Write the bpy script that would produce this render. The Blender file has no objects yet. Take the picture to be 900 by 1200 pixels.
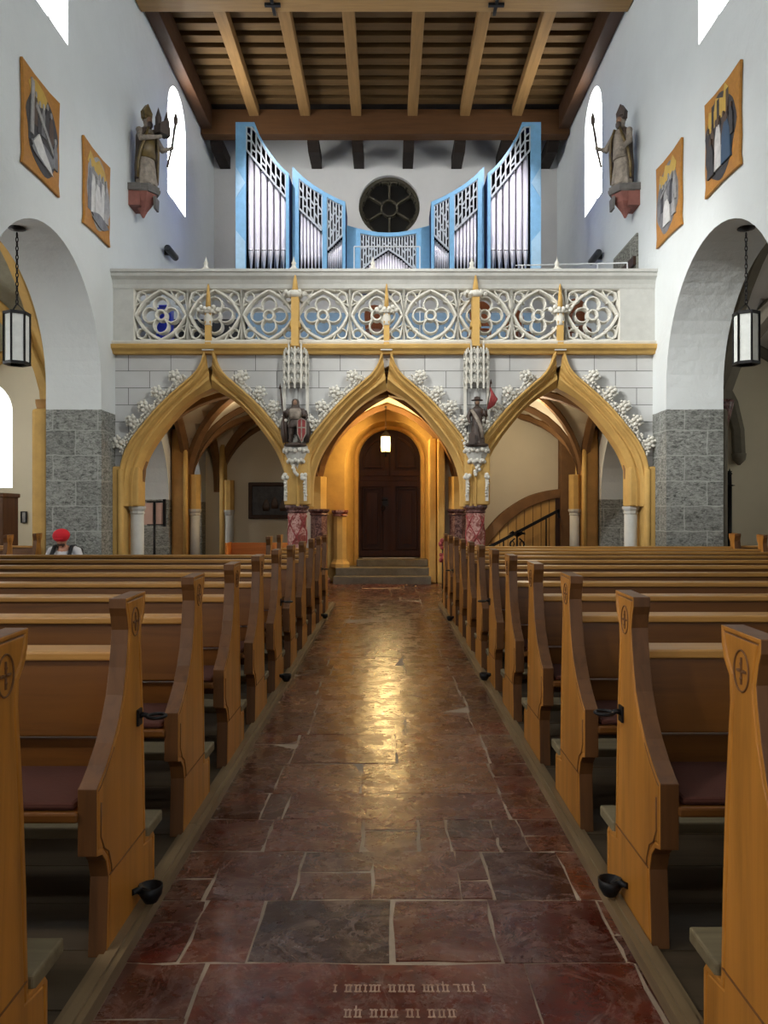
import bpy, bmesh, math, random
from mathutils import Vector, Matrix, noise
from mathutils.geometry import tessellate_polygon
R = random.Random(11)
SC = bpy.context.scene
COL = SC.collection
PI = math.pi
F, CX, CY, EYE = 920.0, 455.0, 604.0, 1.5

def P(px, py, D):
    """point of the place that the photograph shows at pixel px,py if it stands D metres away"""
    return ((px - CX) * D / F, D, EYE + (CY - py) * D / F)

# ------------------------------------------------------------------ materials
def srgb(r, g, b):
    f = lambda c: c / 12.92 if c <= .04045 else ((c + .055) / 1.055) ** 2.4
    return (f(r / 255), f(g / 255), f(b / 255), 1)

class NT:
    def __init__(s, name):
        s.m = bpy.data.materials.new(name); s.m.use_nodes = True
        s.t = s.m.node_tree; s.n = s.t.nodes; s.l = s.t.links
        s.b = s.n['Principled BSDF']
    def node(s, typ, **kw):
        n = s.n.new(typ)
        for k, v in kw.items():
            if k.startswith('i_'): n.inputs[k[2:].replace('_', ' ')].default_value = v
            else: setattr(n, k, v)
        return n
    def link(s, a, b): s.l.new(a, b)
    def coords(s, scale=(1, 1, 1), rnd=False):
        tc = s.node('ShaderNodeTexCoord'); mp = s.node('ShaderNodeMapping')
        mp.inputs['Scale'].default_value = scale
        s.link(tc.outputs['Object'], mp.inputs['Vector'])
        if rnd:
            oi = s.node('ShaderNodeObjectInfo'); mu = s.node('ShaderNodeMath', operation='MULTIPLY'); mu.inputs[1].default_value = 37.0
            s.link(oi.outputs['Random'], mu.inputs[0]); s.link(mu.outputs[0], mp.inputs['Location'])
        return mp.outputs['Vector']
    def noise(s, vec, scale, detail=5, rough=.6, dist=0):
        n = s.node('ShaderNodeTexNoise'); n.inputs['Scale'].default_value = scale; n.inputs['Detail'].default_value = detail
        n.inputs['Roughness'].default_value = rough; n.inputs['Distortion'].default_value = dist
        s.link(vec, n.inputs['Vector']); return n.outputs['Fac']
    def ramp(s, fac, stops):
        r = s.node('ShaderNodeValToRGB'); e = r.color_ramp.elements
        while len(e) < len(stops): e.new(.5)
        for k, (p, c) in enumerate(stops): e[k].position = p; e[k].color = c
        s.link(fac, r.inputs['Fac']); return r.outputs['Color']
    def mix(s, fac, a, b, mode='MIX'):
        m = s.node('ShaderNodeMix', data_type='RGBA', blend_type=mode)
        for src, k in ((fac, 0), (a, 6), (b, 7)):
            if isinstance(src, (int, float)): m.inputs[k].default_value = src
            elif isinstance(src, tuple): m.inputs[k].default_value = src
            else: s.link(src, m.inputs[k])
        return m.outputs[2]
    def math(s, op, a, b=0.0):
        m = s.node('ShaderNodeMath', operation=op)
        for src, k in ((a, 0), (b, 1)):
            if isinstance(src, (int, float)): m.inputs[k].default_value = src
            else: s.link(src, m.inputs[k])
        return m.outputs[0]
    def bump(s, h, strength=.3, dist=.02):
        b = s.node('ShaderNodeBump'); b.inputs['Strength'].default_value = strength; b.inputs['Distance'].default_value = dist
        s.link(h, b.inputs['Height']); s.link(b.outputs['Normal'], s.b.inputs['Normal'])
    def base(s, c):
        if isinstance(c, tuple): s.b.inputs['Base Color'].default_value = c
        else: s.link(c, s.b.inputs['Base Color'])
    def set(s, rough=.6, metal=0, spec=.5):
        s.b.inputs['Roughness'].default_value = rough; s.b.inputs['Metallic'].default_value = metal
        s.b.inputs['Specular IOR Level'].default_value = spec; return s.m

def shade(c, k): return (c[0] * k, c[1] * k, c[2] * k, 1)

def mat_plaster(name, c, var=.9, bump=.15):
    t = NT(name); v = t.coords()
    n = t.noise(v, .8, 6); t.base(t.ramp(n, [(.3, shade(c, var)), (.7, c)]))
    t.bump(t.noise(v, 5, 6), bump, .05); return t.set(.85)

def mat_stone(name, c, var=.7, scale=4, bump=.3, rough=.75):
    t = NT(name); v = t.coords(rnd=True)
    n = t.noise(v, scale, 7, .65); t.base(t.ramp(n, [(.3, shade(c, var)), (.65, c)]))
    t.bump(t.noise(v, scale * 6, 5), bump, .01); return t.set(rough)

def masonry_nodes(t, tc, c, dark, bw, rh):
    """grey tufa blocks: returns colour and height sockets"""
    sp = t.node('ShaderNodeSeparateXYZ'); t.link(tc, sp.inputs[0])
    cb = t.node('ShaderNodeCombineXYZ'); t.link(t.math('ADD', sp.outputs[0], sp.outputs[1]), cb.inputs[0]); t.link(sp.outputs[2], cb.inputs[1])
    nz = t.noise(tc, 3, 4); wob = t.node('ShaderNodeVectorMath', operation='SCALE'); wob.inputs['Scale'].default_value = .05
    cn = t.node('ShaderNodeTexNoise'); cn.inputs['Scale'].default_value = 4; t.link(tc, cn.inputs['Vector'])
    t.link(cn.outputs['Color'], wob.inputs[0])
    ad = t.node('ShaderNodeVectorMath', operation='ADD'); t.link(cb.outputs[0], ad.inputs[0]); t.link(wob.outputs[0], ad.inputs[1])
    br = t.node('ShaderNodeTexBrick'); t.link(ad.outputs[0], br.inputs['Vector'])
    br.inputs['Scale'].default_value = 1; br.inputs['Brick Width'].default_value = bw; br.inputs['Row Height'].default_value = rh
    br.inputs['Mortar Size'].default_value = .012; br.inputs['Mortar Smooth'].default_value = .4
    br.inputs['Color1'].default_value = shade(c, .8); br.inputs['Color2'].default_value = shade(c, 1.1); br.inputs['Mortar'].default_value = shade(c, 1.12)
    mpz = t.node('ShaderNodeMapping'); mpz.inputs['Scale'].default_value = (.7, .7, 1.5); t.link(tc, mpz.inputs['Vector']); pit = t.noise(mpz.outputs[0], 19, 6, .8, .8)
    pf = t.ramp(pit, [(.36, (0, 0, 0, 1)), (.58, (1, 1, 1, 1))])
    big = t.noise(tc, 2.3, 4)
    colr = t.mix(t.math('MULTIPLY', pf, 1.0), dark, br.outputs['Color'])
    colr = t.mix(t.math('MULTIPLY', br.outputs['Fac'], .7), colr, shade(c, 1.1))
    h = t.math('ADD', t.math('MULTIPLY', pf, .6), t.math('MULTIPLY', br.outputs['Fac'], .3))
    return colr, h

def mat_navewall(name):
    """lime plaster above, bare stone pier blocks below 3.27 m"""
    t = NT(name); tc = t.node('ShaderNodeTexCoord').outputs['Object']
    c = srgb(212, 217, 217)
    n = t.noise(tc, .7, 6); pl = t.ramp(n, [(.3, shade(c, .92)), (.7, c)])
    mc, mh = masonry_nodes(t, tc, srgb(176, 178, 172), srgb(80, 82, 78), .75, .42)
    sp = t.node('ShaderNodeSeparateXYZ'); t.link(tc, sp.inputs[0])
    zz = t.math('ADD', sp.outputs[2], t.math('MULTIPLY', t.noise(tc, 6, 3), .03))
    low = t.math('MAXIMUM', t.math('MULTIPLY', t.math('LESS_THAN', zz, 3.275), t.math('LESS_THAN', sp.outputs[1], 14.25)), t.math('LESS_THAN', zz, 1.86))
    t.base(t.mix(low, pl, mc))
    h = t.node('ShaderNodeMix', data_type='FLOAT'); t.link(low, h.inputs[0])
    t.link(t.math('MULTIPLY', t.noise(tc, 4, 6), .5), h.inputs[2]); t.link(mh, h.inputs[3])
    t.bump(h.outputs[0], .6, .07); return t.set(.9, spec=.25)

def mat_masonry(name, c, dark, bw=.75, rh=.42):
    t = NT(name); tc = t.node('ShaderNodeTexCoord').outputs['Object']
    mc, mh = masonry_nodes(t, tc, c, dark, bw, rh); t.base(mc); t.bump(mh, .55, .05); return t.set(.9, spec=.25)

def mat_ashlar(name):
    t = NT(name); tc = t.node('ShaderNodeTexCoord').outputs['Object']
    sp = t.node('ShaderNodeSeparateXYZ'); t.link(tc, sp.inputs[0])
    cb = t.node('ShaderNodeCombineXYZ'); t.link(t.math('ADD', sp.outputs[0], .1), cb.inputs[0]); t.link(t.math('ADD', sp.outputs[2], -4.32 + 20 * .296), cb.inputs[1])
    br = t.node('ShaderNodeTexBrick'); t.link(cb.outputs[0], br.inputs['Vector'])
    c = srgb(196, 197, 196)
    for k, v in (('Scale', 1), ('Brick Width', .74), ('Row Height', .296), ('Mortar Size', .006), ('Mortar Smooth', .1)): br.inputs[k].default_value = v
    br.inputs['Color1'].default_value = shade(c, .93); br.inputs['Color2'].default_value = c; br.inputs['Mortar'].default_value = srgb(84, 84, 82)
    n = t.noise(tc, 2.5, 6); t.base(t.mix(t.ramp(n, [(.35, (.25, .25, .25, 1)), (.7, (0, 0, 0, 1))]), br.outputs['Color'], srgb(168, 168, 164)))
    t.bump(t.math('MULTIPLY', br.outputs['Fac'], -1), .4, .01); return t.set(.8)

def mat_wood(name, c, axis=0, dark=.55, rough=.4, fine=1.0, spec=.3):
    t = NT(name); s = [14 * fine, 14 * fine, 14 * fine]; s[axis] = .9 * fine
    v = t.coords(tuple(s), rnd=True)
    n = t.noise(v, 1, 6, .62, .6); v2 = t.coords((1.3, 1.3, 1.3), rnd=True); b = t.noise(v2, 1.2, 3)
    g = t.ramp(n, [(.3, shade(c, dark)), (.5, shade(c, .9)), (.72, shade(c, 1.12))])
    t.base(t.mix(t.math('MULTIPLY', b, .5), g, shade(c, .7)))
    t.bump(n, .12, .004)
    rr = t.ramp(b, [(.3, (rough + .1,) * 3 + (1,)), (.7, (rough - .05,) * 3 + (1,))]); t.link(rr, t.b.inputs['Roughness'])
    t.b.inputs['Specular IOR Level'].default_value = spec
    return t.m

def mat_marble(name, c, vein, rough=.3, scale=5):
    t = NT(name); v = t.coords(rnd=True)
    n = t.noise(v, scale, 8, .7, 1.5)
    t.base(t.ramp(n, [(.32, shade(c, .45)), (.47, c), (.56, vein), (.62, c), (.75, shade(c, .7))]))
    return t.set(rough)

def mat_plain(name, c, rough=.5, metal=0, bump=0):
    t = NT(name); v = t.coords(rnd=True); n = t.noise(v, 9, 4)
    t.base(t.ramp(n, [(.3, shade(c, .85)), (.7, c)]))
    if bump: t.bump(t.noise(v, 60, 4), bump, .004)
    return t.set(rough, metal)

def mat_emit(name, c, strength, vary=0):
    t = NT(name)
    if vary:
        v = t.coords(); n = t.noise(v, 1.4, 5); col = t.ramp(n, [(.3, shade(c, 1 - vary)), (.6, c)]); t.link(col, t.b.inputs['Emission Color'])
    else: t.b.inputs['Emission Color'].default_value = c
    t.base(c); t.b.inputs['Emission Strength'].default_value = strength
    return t.set(.6)

def mat_floor():
    t = NT('aisle_marble'); tc = t.node('ShaderNodeTexCoord').outputs['Object']
    at = t.node('ShaderNodeVertexColor', layer_name='stone')
    w = t.noise(tc, 3.2, 8, .72, 1.2); fine = t.noise(tc, 17, 6, .7, .5)
    veins = t.ramp(w, [(.46, (0, 0, 0, 1)), (.50, (1, 1, 1, 1)), (.54, (0, 0, 0, 1))])
    c1 = t.mix(t.math('MULTIPLY', veins, .22), at.outputs['Color'], srgb(176, 150, 136))
    c2 = t.mix(t.ramp(fine, [(.35, (1, 1, 1, 1)), (.6, (0, 0, 0, 1))]), c1, t.mix(.6, c1, srgb(52, 28, 20)))
    wear = t.noise(tc, 1.1, 5, .6)
    t.base(t.mix(t.ramp(wear, [(.5, (0, 0, 0, 1)), (.72, (.5, .5, .5, 1))]), c2, srgb(150, 108, 84)))
    r = t.ramp(t.noise(tc, 6, 6, .7), [(.3, (.15,) * 3 + (1,)), (.7, (.38,) * 3 + (1,))]); t.link(r, t.b.inputs['Roughness'])
    h = t.math('ADD', t.noise(tc, 7, 5, .6), t.math('MULTIPLY', t.noise(tc, 38, 4), .12)); t.bump(h, .5, .010)
    t.b.inputs['Specular IOR Level'].default_value = .45
    return t.m

def mat_pipe():
    t = NT('organ_pipe_tin'); v = t.coords(rnd=True); n = t.noise(v, 3, 3)
    t.base(t.ramp(n, [(.3, (.80, .78, .86, 1)), (.7, (.92, .90, .97, 1))])); return t.set(.32, .3)

OAK = srgb(178, 118, 46)
M = dict(
    wall=mat_navewall('nave_wall'), plaster=mat_plaster('white_plaster', srgb(214, 216, 216)), cream=mat_plaster('cream_plaster', srgb(206, 196, 172)),
    grey_plaster=mat_plaster('grey_plaster', srgb(214, 212, 208)), masonry=mat_masonry('tufa_blocks', srgb(160, 160, 150), srgb(70, 70, 64)),
    ashlar=mat_ashlar('white_ashlar'), ochre=mat_stone('ochre_limestone', srgb(200, 161, 90), .78, 3, .2), ochre_mid=mat_stone('mid_ochre_stone', srgb(168, 124, 64), .7, 3, .2), grey_blue=mat_plain('grey_blue_lacquer', srgb(104, 132, 154), .5), letter=mat_stone('worn_cut_letter', srgb(186, 150, 126), .6, 20, .2), ochre_dark=mat_stone('brown_sandstone', srgb(124, 88, 50), .7, 4, .2),  # mid ochre is a darker tone of the ochre stone
    white_stone=mat_stone('pale_carved_stone', srgb(214, 211, 200), .85, 5, .2), grey_stone=mat_stone('grey_limestone', srgb(190, 190, 184), .85, 5, .2),
    step_stone=mat_stone('dark_step_stone', srgb(112, 104, 90), .6, 6, .3), rib_grey=mat_stone('grey_rib_stone', srgb(112, 106, 92), .8, 5, .2),
    oak_z=mat_wood('oak_upright', OAK, 2), oak_x=mat_wood('oak_lengthwise_shaded', srgb(108, 66, 24), 0), oak_top=mat_wood('oak_ledge', srgb(176, 128, 66), 0, .7, .35), oak_dark=mat_wood('oak_dark_edge', srgb(98, 62, 30), 2, .5, .45),  # lengthwise oak darkened to hold the shade between the pew rows
    orange=mat_wood('varnished_pine', srgb(206, 128, 58), 0, .75, .35), grey_wood=mat_wood('weathered_board', srgb(116, 104, 78), 0, .6, .7),
    kerb=mat_wood('worn_kerb_board', srgb(126, 106, 78), 1, .6, .4), platform=mat_wood('platform_boards', srgb(74, 62, 46), 0, .5, .5),
    beam_lit=mat_wood('lit_fir_beam', srgb(160, 124, 76), 0, .7, .6), plate_beam=mat_wood('dark_plate_beam', srgb(74, 48, 28), 1, .7, .6), beam=mat_wood('roof_beam_fir', srgb(138, 104, 60), 1, .7, .7), beam_x=mat_wood('roof_crossbeam_fir', srgb(80, 50, 20), 0, .7, .7), roof=mat_wood('roof_boards_brown', srgb(34, 23, 15), 0, .6, .7),
    joist=mat_wood('roof_joist_fir', srgb(98, 73, 40), 0, .65, .7),
    door=mat_wood('dark_door_oak', srgb(56, 30, 10), 2, .4, .4, 1, .15), dark_wood=mat_wood('dark_walnut', srgb(62, 40, 26), 2, .5, .5), carved=mat_wood('carved_brown_oak', srgb(108, 72, 44), 2, .5, .45),
    engrave=mat_plain('incised_dark_line', srgb(104, 66, 30), .7), cushion=mat_plain('maroon_felt', srgb(70, 30, 17), .95, 0, .3),
    iron=mat_plain('black_iron', srgb(26, 25, 26), .5, .6), dark_steel=mat_plain('dark_grey_housing', srgb(52, 54, 58), .4, .3), red_marble=mat_marble('red_scagliola', srgb(132, 62, 52), srgb(200, 160, 150), .3, 7),
    dark_marble=mat_marble('dark_red_marble', srgb(74, 40, 38), srgb(140, 110, 104), .3, 9), floor=mat_floor(), mortar=mat_stone('lime_joint', srgb(158, 140, 120), .7, 8, .3),
    flag=mat_stone('plain_flagstone', srgb(112, 86, 70), .7, 2, .2, .45),
    blue=mat_plain('sky_blue_lacquer', srgb(124, 178, 216), .35), blue_light=mat_plain('pale_blue', srgb(164, 202, 226), .35), blue_shaded=mat_plain('shaded_blue_lacquer', srgb(42, 60, 130), .4), organ_grille=mat_plain('silver_grey_lacquer', srgb(186, 194, 200), .4),
    pipe=mat_pipe(), black=mat_plain('black_shade_and_cupboard', srgb(14, 14, 16), .9), white_paint=mat_plain('white_enamel', srgb(226, 228, 230), .4),
    glass_frost=mat_plain('frosted_lantern_glass', srgb(226, 230, 226), .5), rose_glass=mat_plain('dark_leaded_glass', srgb(22, 22, 20), .3), rose_stone=mat_stone('rose_tracery_stone', srgb(74, 68, 52), .7, 6, .2),
    window=mat_emit('bright_daylight_glass', (1.0, 1.0, .985, 1), 21.0, .0), window_dim=mat_emit('dim_daylight_glass', (0.97, 1.0, .95, 1), 3.0), window_shade=mat_emit('soft_daylight_glass', (1.0, 1.0, .985, 1), 13.0), window_side=mat_emit('daylight_glass_side', (0.95, 0.98, 1.0, 1), 14.0), window_aisle=mat_emit('daylight_glass_aisle', (0.97, 0.98, 0.98, 1), 1.1, .25), lamp=mat_emit('glowing_lantern_glass', (1.0, 0.66, 0.22, 1), 5),
    statue_dark=mat_stone('dark_carved_limewood', srgb(74, 60, 52), .55, 9, .4, .5), statue_cream=mat_stone('worn_cream_paint', srgb(160, 148, 134), .4, 9, .3, .6), statue_gold=mat_stone('dulled_gilding', srgb(116, 96, 52), .3, 9, .3, .4),
    skin=mat_plain('skin', srgb(186, 134, 108), .6), skin_wood=mat_stone('painted_flesh', srgb(150, 116, 92), .8, 8, .2, .5), console_red=mat_stone('console_red', srgb(140, 88, 78), .7, 6, .3), console_grey=mat_stone('console_grey', srgb(112, 108, 104), .6, 6, .3),
    red_cloth=mat_plain('red_knit', srgb(204, 30, 44), .9, 0, .4), white_cloth=mat_plain('white_cotton', srgb(214, 214, 218), .9, 0, .3), strap=mat_plain('black_webbing', srgb(30, 32, 36), .8), trousers=mat_plain('grey_trousers', srgb(70, 72, 80), .9), beard=mat_plain('dark_beard', srgb(60, 42, 34), .9),
    banner=mat_plain('faded_red_banner', srgb(140, 52, 52), .8), board_pine=mat_wood('honey_board', srgb(182, 126, 54), 0, .75, .5),
    p_black=mat_stone('paint_black', srgb(62, 60, 62), .25, 9, 0, .5), p_grey=mat_stone('paint_grey', srgb(126, 126, 128), .45, 7, .0, .5), p_white=mat_stone('paint_white', srgb(214, 212, 208), .7, 8, 0, .5), p_gold=mat_stone('paint_gold', srgb(198, 162, 70), .75, 5, 0, .5), p_blue=mat_plain('paint_blue', srgb(52, 78, 104), .5), p_brown=mat_stone('paint_brown', srgb(86, 66, 52), .5, 7, 0, .5), p_silver=mat_stone('paint_silver', srgb(168, 166, 164), .5, 7, 0, .5),
    notice=mat_stone('pink_notice_paper', srgb(206, 168, 150), .9, 3, 0, .7), blue_plastic=mat_plain('royal_blue_plastic', srgb(30, 50, 190), .35), terracotta=mat_wood('reddish_chair_wood', srgb(150, 84, 48), 2, .7, .4), slat=mat_wood('yellow_slat', srgb(208, 162, 92), 2, .8, .5),
    rosette=mat_plain('red_rosette', srgb(150, 60, 60), .8), fresco=mat_stone('faded_fresco', srgb(172, 170, 150), .55, 2.2, .1),
)

# ------------------------------------------------------------------ mesh building
class B:
    """collects shapes into one mesh"""
    def __init__(s): s.bm = bmesh.new(); s.mi = 0
    def _f(s, vs, smooth=False):
        try: f = s.bm.faces.new(vs)
        except ValueError: return None
        f.material_index = s.mi; f.smooth = smooth; return f
    def box(s, x0, x1, y0, y1, z0, z1):
        v = [s.bm.verts.new((x, y, z)) for x in (x0, x1) for y in (y0, y1) for z in (z0, z1)]
        for q in ((0, 1, 3, 2), (4, 6, 7, 5), (0, 4, 5, 1), (2, 3, 7, 6), (0, 2, 6, 4), (1, 5, 7, 3)): s._f([v[i] for i in q])
        return s
    def bar(s, a, b, w, h, up=(0, 0, 1)):
        a, b = Vector(a), Vector(b); d = (b - a).normalized(); u = Vector(up)
        if abs(d.dot(u)) > .98: u = Vector((1, 0, 0)) if abs(d.x) < .9 else Vector((0, 1, 0))
        r = d.cross(u).normalized() * w / 2; u = r.cross(d).normalized() * h / 2
        v = [s.bm.verts.new(p + i * r + j * u) for p in (a, b) for i, j in ((-1, -1), (1, -1), (1, 1), (-1, 1))]
        for q in ((3, 2, 1, 0), (4, 5, 6, 7), (0, 1, 5, 4), (1, 2, 6, 5), (2, 3, 7, 6), (3, 0, 4, 7)): s._f([v[i] for i in q])
        return s
    def tube(s, pts, r, n=8, closed=False, smooth=True, sq=1.0):
        pts = [Vector(p) for p in pts]; m = len(pts); rad = r if isinstance(r, (list, tuple)) else [r] * m
        rings = []; ref = None
        for i, p in enumerate(pts):
            a = pts[(i - 1) % m] if (closed or i > 0) else p; c = pts[(i + 1) % m] if (closed or i < m - 1) else p
            d = (c - a)
            d = d.normalized() if d.length > 1e-9 else Vector((0, 0, 1))
            if ref is None:
                ref = Vector((0, 0, 1)) if abs(d.z) < .9 else Vector((0, 1, 0))
            u = ref - d * ref.dot(d); u = u.normalized() if u.length > 1e-6 else d.orthogonal().normalized(); ref = u
            w = d.cross(u)
            rings.append([s.bm.verts.new(p + (u * math.cos(2 * PI * k / n) + w * math.sin(2 * PI * k / n) * sq) * rad[i]) for k in range(n)])
        for i in range(m if closed else m - 1):
            A, Bq = rings[i], rings[(i + 1) % m]
            for k in range(n): s._f([A[k], A[(k + 1) % n], Bq[(k + 1) % n], Bq[k]], smooth)
        if not closed: s._f(rings[0][::-1]); s._f(rings[-1])
        return s
    def lathe(s, prof, n=16, c=(0, 0, 0), smooth=True, ex=1, ey=1, pleat=None, rot=0):
        rings = []
        for r, z in prof:
            ring = []
            for k in range(n):
                a = 2 * PI * k / n + rot; rr = max(r, 1e-4) * (1 + pleat(a, z) if pleat else 1)
                ring.append(s.bm.verts.new((c[0] + rr * math.cos(a) * ex, c[1] + rr * math.sin(a) * ey, c[2] + z)))
            rings.append(ring)
        for A, Bq in zip(rings, rings[1:]):
            for k in range(n): s._f([A[k], A[(k + 1) % n], Bq[(k + 1) % n], Bq[k]], smooth)
        s._f(rings[0][::-1]); s._f(rings[-1]); return s
    def ball(s, c, r, n=8, sc=(1, 1, 1), rot=None):
        mt = Matrix.Translation(c) @ (rot.to_4x4() if rot else Matrix.Identity(4)) @ Matrix.Diagonal((r * sc[0], r * sc[1], r * sc[2], 1))
        g = bmesh.ops.create_uvsphere(s.bm, u_segments=n, v_segments=max(4, n * 2 // 3), radius=1, matrix=mt)
        for v in g['verts']:
            for f in v.link_faces: f.smooth = True; f.material_index = s.mi
        return s
    def prism(s, loops, lo, hi, to3):
        """polygon with holes (loops of 2D points), extruded from lo to hi; to3(u,v,w) places it"""
        idx = []; flat = []
        for L in loops:
            idx.append(list(range(len(flat), len(flat) + len(L)))); flat += L
        tris = tessellate_polygon([[Vector((u, v, 0)) for u, v in L] for L in loops])
        a = [s.bm.verts.new(to3(u, v, lo)) for u, v in flat]; b = [s.bm.verts.new(to3(u, v, hi)) for u, v in flat]
        if len(loops) == 1:
            s._f([a[i] for i in idx[0]]); s._f([b[i] for i in reversed(idx[0])])
        else:
            for t in tris: s._f([a[i] for i in t]); s._f([b[i] for i in reversed(t)])
        for L in idx:
            for i in range(len(L)):
                p, q = L[i], L[(i + 1) % len(L)]; s._f([a[p], a[q], b[q], b[p]])
        return s
    def sweep(s, pts, prof, closed=False, smooth=False):
        """pts: 2D (x,z) path; prof: closed profile of (in-plane offset, y)"""
        m = len(pts); rings = []
        for i in range(m):
            a = pts[(i - 1) % m] if (closed or i > 0) else pts[i]; c = pts[(i + 1) % m] if (closed or i < m - 1) else pts[i]
            dx, dz = c[0] - a[0], c[1] - a[1]; L = math.hypot(dx, dz) or 1; nx, nz = -dz / L, dx / L
            rings.append([s.bm.verts.new((pts[i][0] + nx * o, y, pts[i][1] + nz * o)) for o, y in prof])
        k = len(prof)
        for i in range(m if closed else m - 1):
            A, Bq = rings[i], rings[(i + 1) % m]
            for j in range(k): s._f([A[j], A[(j + 1) % k], Bq[(j + 1) % k], Bq[j]], smooth)
        if not closed: s._f(rings[0]); s._f(rings[-1][::-1])
        return s
    def move(s, mt):
        bmesh.ops.transform(s.bm, matrix=mt, verts=s.bm.verts); return s
    def mesh(s, name, mats, bevel=0, seg=1):
        bmesh.ops.recalc_face_normals(s.bm, faces=s.bm.faces)
        me = bpy.data.meshes.new(name); s.bm.to_mesh(me); s.bm.free()
        for m in (mats if isinstance(mats, (list, tuple)) else [mats]): me.materials.append(M[m])
        return me
    def build(s, name, mats, parent=None, bevel=0, loc=None, seg=2):
        o = bpy.data.objects.new(name, s.mesh(name, mats)); COL.objects.link(o)
        if parent: o.parent = parent
        if loc: o.location = loc
        if bevel:
            b = o.modifiers.new('edge', 'BEVEL'); b.width = bevel; b.segments = seg; b.limit_method = 'ANGLE'; b.angle_limit = .6
        return o

def remeshed(b, name, mats, parent=None, voxel=.02, smooth=2, loc=None):
    """melt overlapping shapes into one continuous skin"""
    o = b.build('melt', mats); md = o.modifiers.new('r', 'REMESH'); md.mode = 'VOXEL'; md.voxel_size = voxel; md.use_smooth_shade = True
    if smooth: sm = o.modifiers.new('s', 'SMOOTH'); sm.iterations = smooth; sm.factor = .5
    dg = bpy.context.evaluated_depsgraph_get(); me = bpy.data.meshes.new_from_object(o.evaluated_get(dg), depsgraph=dg)
    bpy.data.objects.remove(o); me.name = name
    for p in me.polygons: p.use_smooth = True
    q = bpy.data.objects.new(name, me); COL.objects.link(q)
    if parent: q.parent = parent
    if loc: q.location = loc
    return q

def thing(name, label, cat, loc=(0, 0, 0), rot=(0, 0, 0), group=None):
    o = bpy.data.objects.new(name, None); COL.objects.link(o); o.empty_display_size = .1
    o.location = loc; o.rotation_euler = rot
    return tag(o, label, cat, group)
def tag(o, label, cat, group=None):
    o['label'] = label; o['category'] = cat
    if group: o['group'] = group
    return o
def struct(o): o['kind'] = 'structure'; return o
def dup(root, loc, label=None, rot=None, group=None):
    r = root.copy(); COL.objects.link(r); r.location = loc
    if rot is not None: r.rotation_euler = rot
    if label: r['label'] = label
    if group: r['group'] = group
    def kids(a, b):
        for ch in list(a.children):
            c = ch.copy(); COL.objects.link(c); c.parent = b; kids(ch, c)
    kids(root, r); return r
XY = lambda u, v, w: (u, v, w)      # plan outline, extruded up
XZ = lambda u, v, w: (u, w, v)      # front outline, extruded in depth
YZ = lambda u, v, w: (w, u, v)      # side outline, extruded across
def arc(cx, cz, r, a0, a1, n): return [(cx + r * math.cos(a0 + (a1 - a0) * i / n), cz + r * math.sin(a0 + (a1 - a0) * i / n)) for i in range(n + 1)]
def round_opening(c, hw, z0, zs, n=20): return [(c - hw, z0)] + [(c + hw, z0)] + arc(c, zs, hw, 0, PI, n)
def spline(pts, n=6):
    out = []
    for i in range(len(pts) - 1):
        p0, p1, p2, p3 = pts[max(i - 1, 0)], pts[i], pts[i + 1], pts[min(i + 2, len(pts) - 1)]
        for k in range(n):
            t = k / n
            out.append(tuple(.5 * (2 * b + (c - a) * t + (2 * a - 5 * b + 4 * c - d) * t * t + (3 * b - a - 3 * c + d) * t ** 3) for a, b, c, d in zip(p0, p1, p2, p3)))
    out.append(tuple(pts[-1])); return out
# ------------------------------------------------------------------ the setting
XL, XLo, XR, XRo = -4.77, -5.69, 4.62, 5.57      # nave faces and aisle faces of the two arcade walls
YE, YW = -14.0, 21.5
ARC = 13.72                                       # front of the arcade under the gallery

def pointed(u, e=.42):
    """pointed arch of unit height over u in -1..1"""
    Rr = 1 + e; h1 = math.sqrt(Rr * Rr - e * e)
    return math.sqrt(max(Rr * Rr - (abs(u) + e) ** 2, 0)) / h1
def pointed_opening(c, hw, z0, zs, rise, n=14):
    return [(c - hw, z0), (c + hw, z0)] + [(c + hw * math.cos(PI * i / n), zs + rise * pointed(math.cos(PI * i / n))) for i in range(n + 1)]

def nave_wall(name, xi, xo):
    holes = [round_opening(c, 1.95, -.2, 3.62, 28) for c in (11.1, 5.4, -.3, -6.0, -11.0)]
    for c in (10.95, 17.72, 4.2, -2.6, -9.4): holes.append(arc(c, 10.35, .74, 0, PI, 14) + [(c - .74, 8.5), (c + .74, 8.5)])
    holes += [pointed_opening(15.75, 1.3, -.2, 1.9, 1.6), pointed_opening(18.95, 1.1, -.2, 1.9, 1.5)]
    b = B(); b.prism([[(YE, -.3), (YW, -.3), (YW, 12.3), (YE, 12.3)]] + holes, xi, xo, YZ)
    return struct(b.build(name, 'wall'))
nave_wall('wall_left', XL, XLo); nave_wall('wall_right', XR, XRo)

nwin = 0
def nave_window(side, c):
    global nwin; nwin += 1
    xi, xo = (XL, XLo) if side < 0 else (XR, XRo)
    d = -1 if side < 0 else 1; xa = xi + d * .3
    shape = lambda k: arc(c, 10.35, .74 - k, 0, PI, 14) + [(c - .74 + k, 8.5 + k), (c + .74 - k, 8.5 + k)]
    w = struct(B().prism([shape(0)], xa, xa + d * .03, YZ).build(f'window_{nwin}', 'window' if side < 0 else 'window_shade'))
    B().prism([shape(0), shape(.05)], xa - d * .02, xa + d * .05, YZ).build('window_frame', 'white_paint', w)
for c in (10.95, 17.72, 4.2, -2.6, -9.4):
    nave_window(-1, c); nave_window(1, c)

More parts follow.
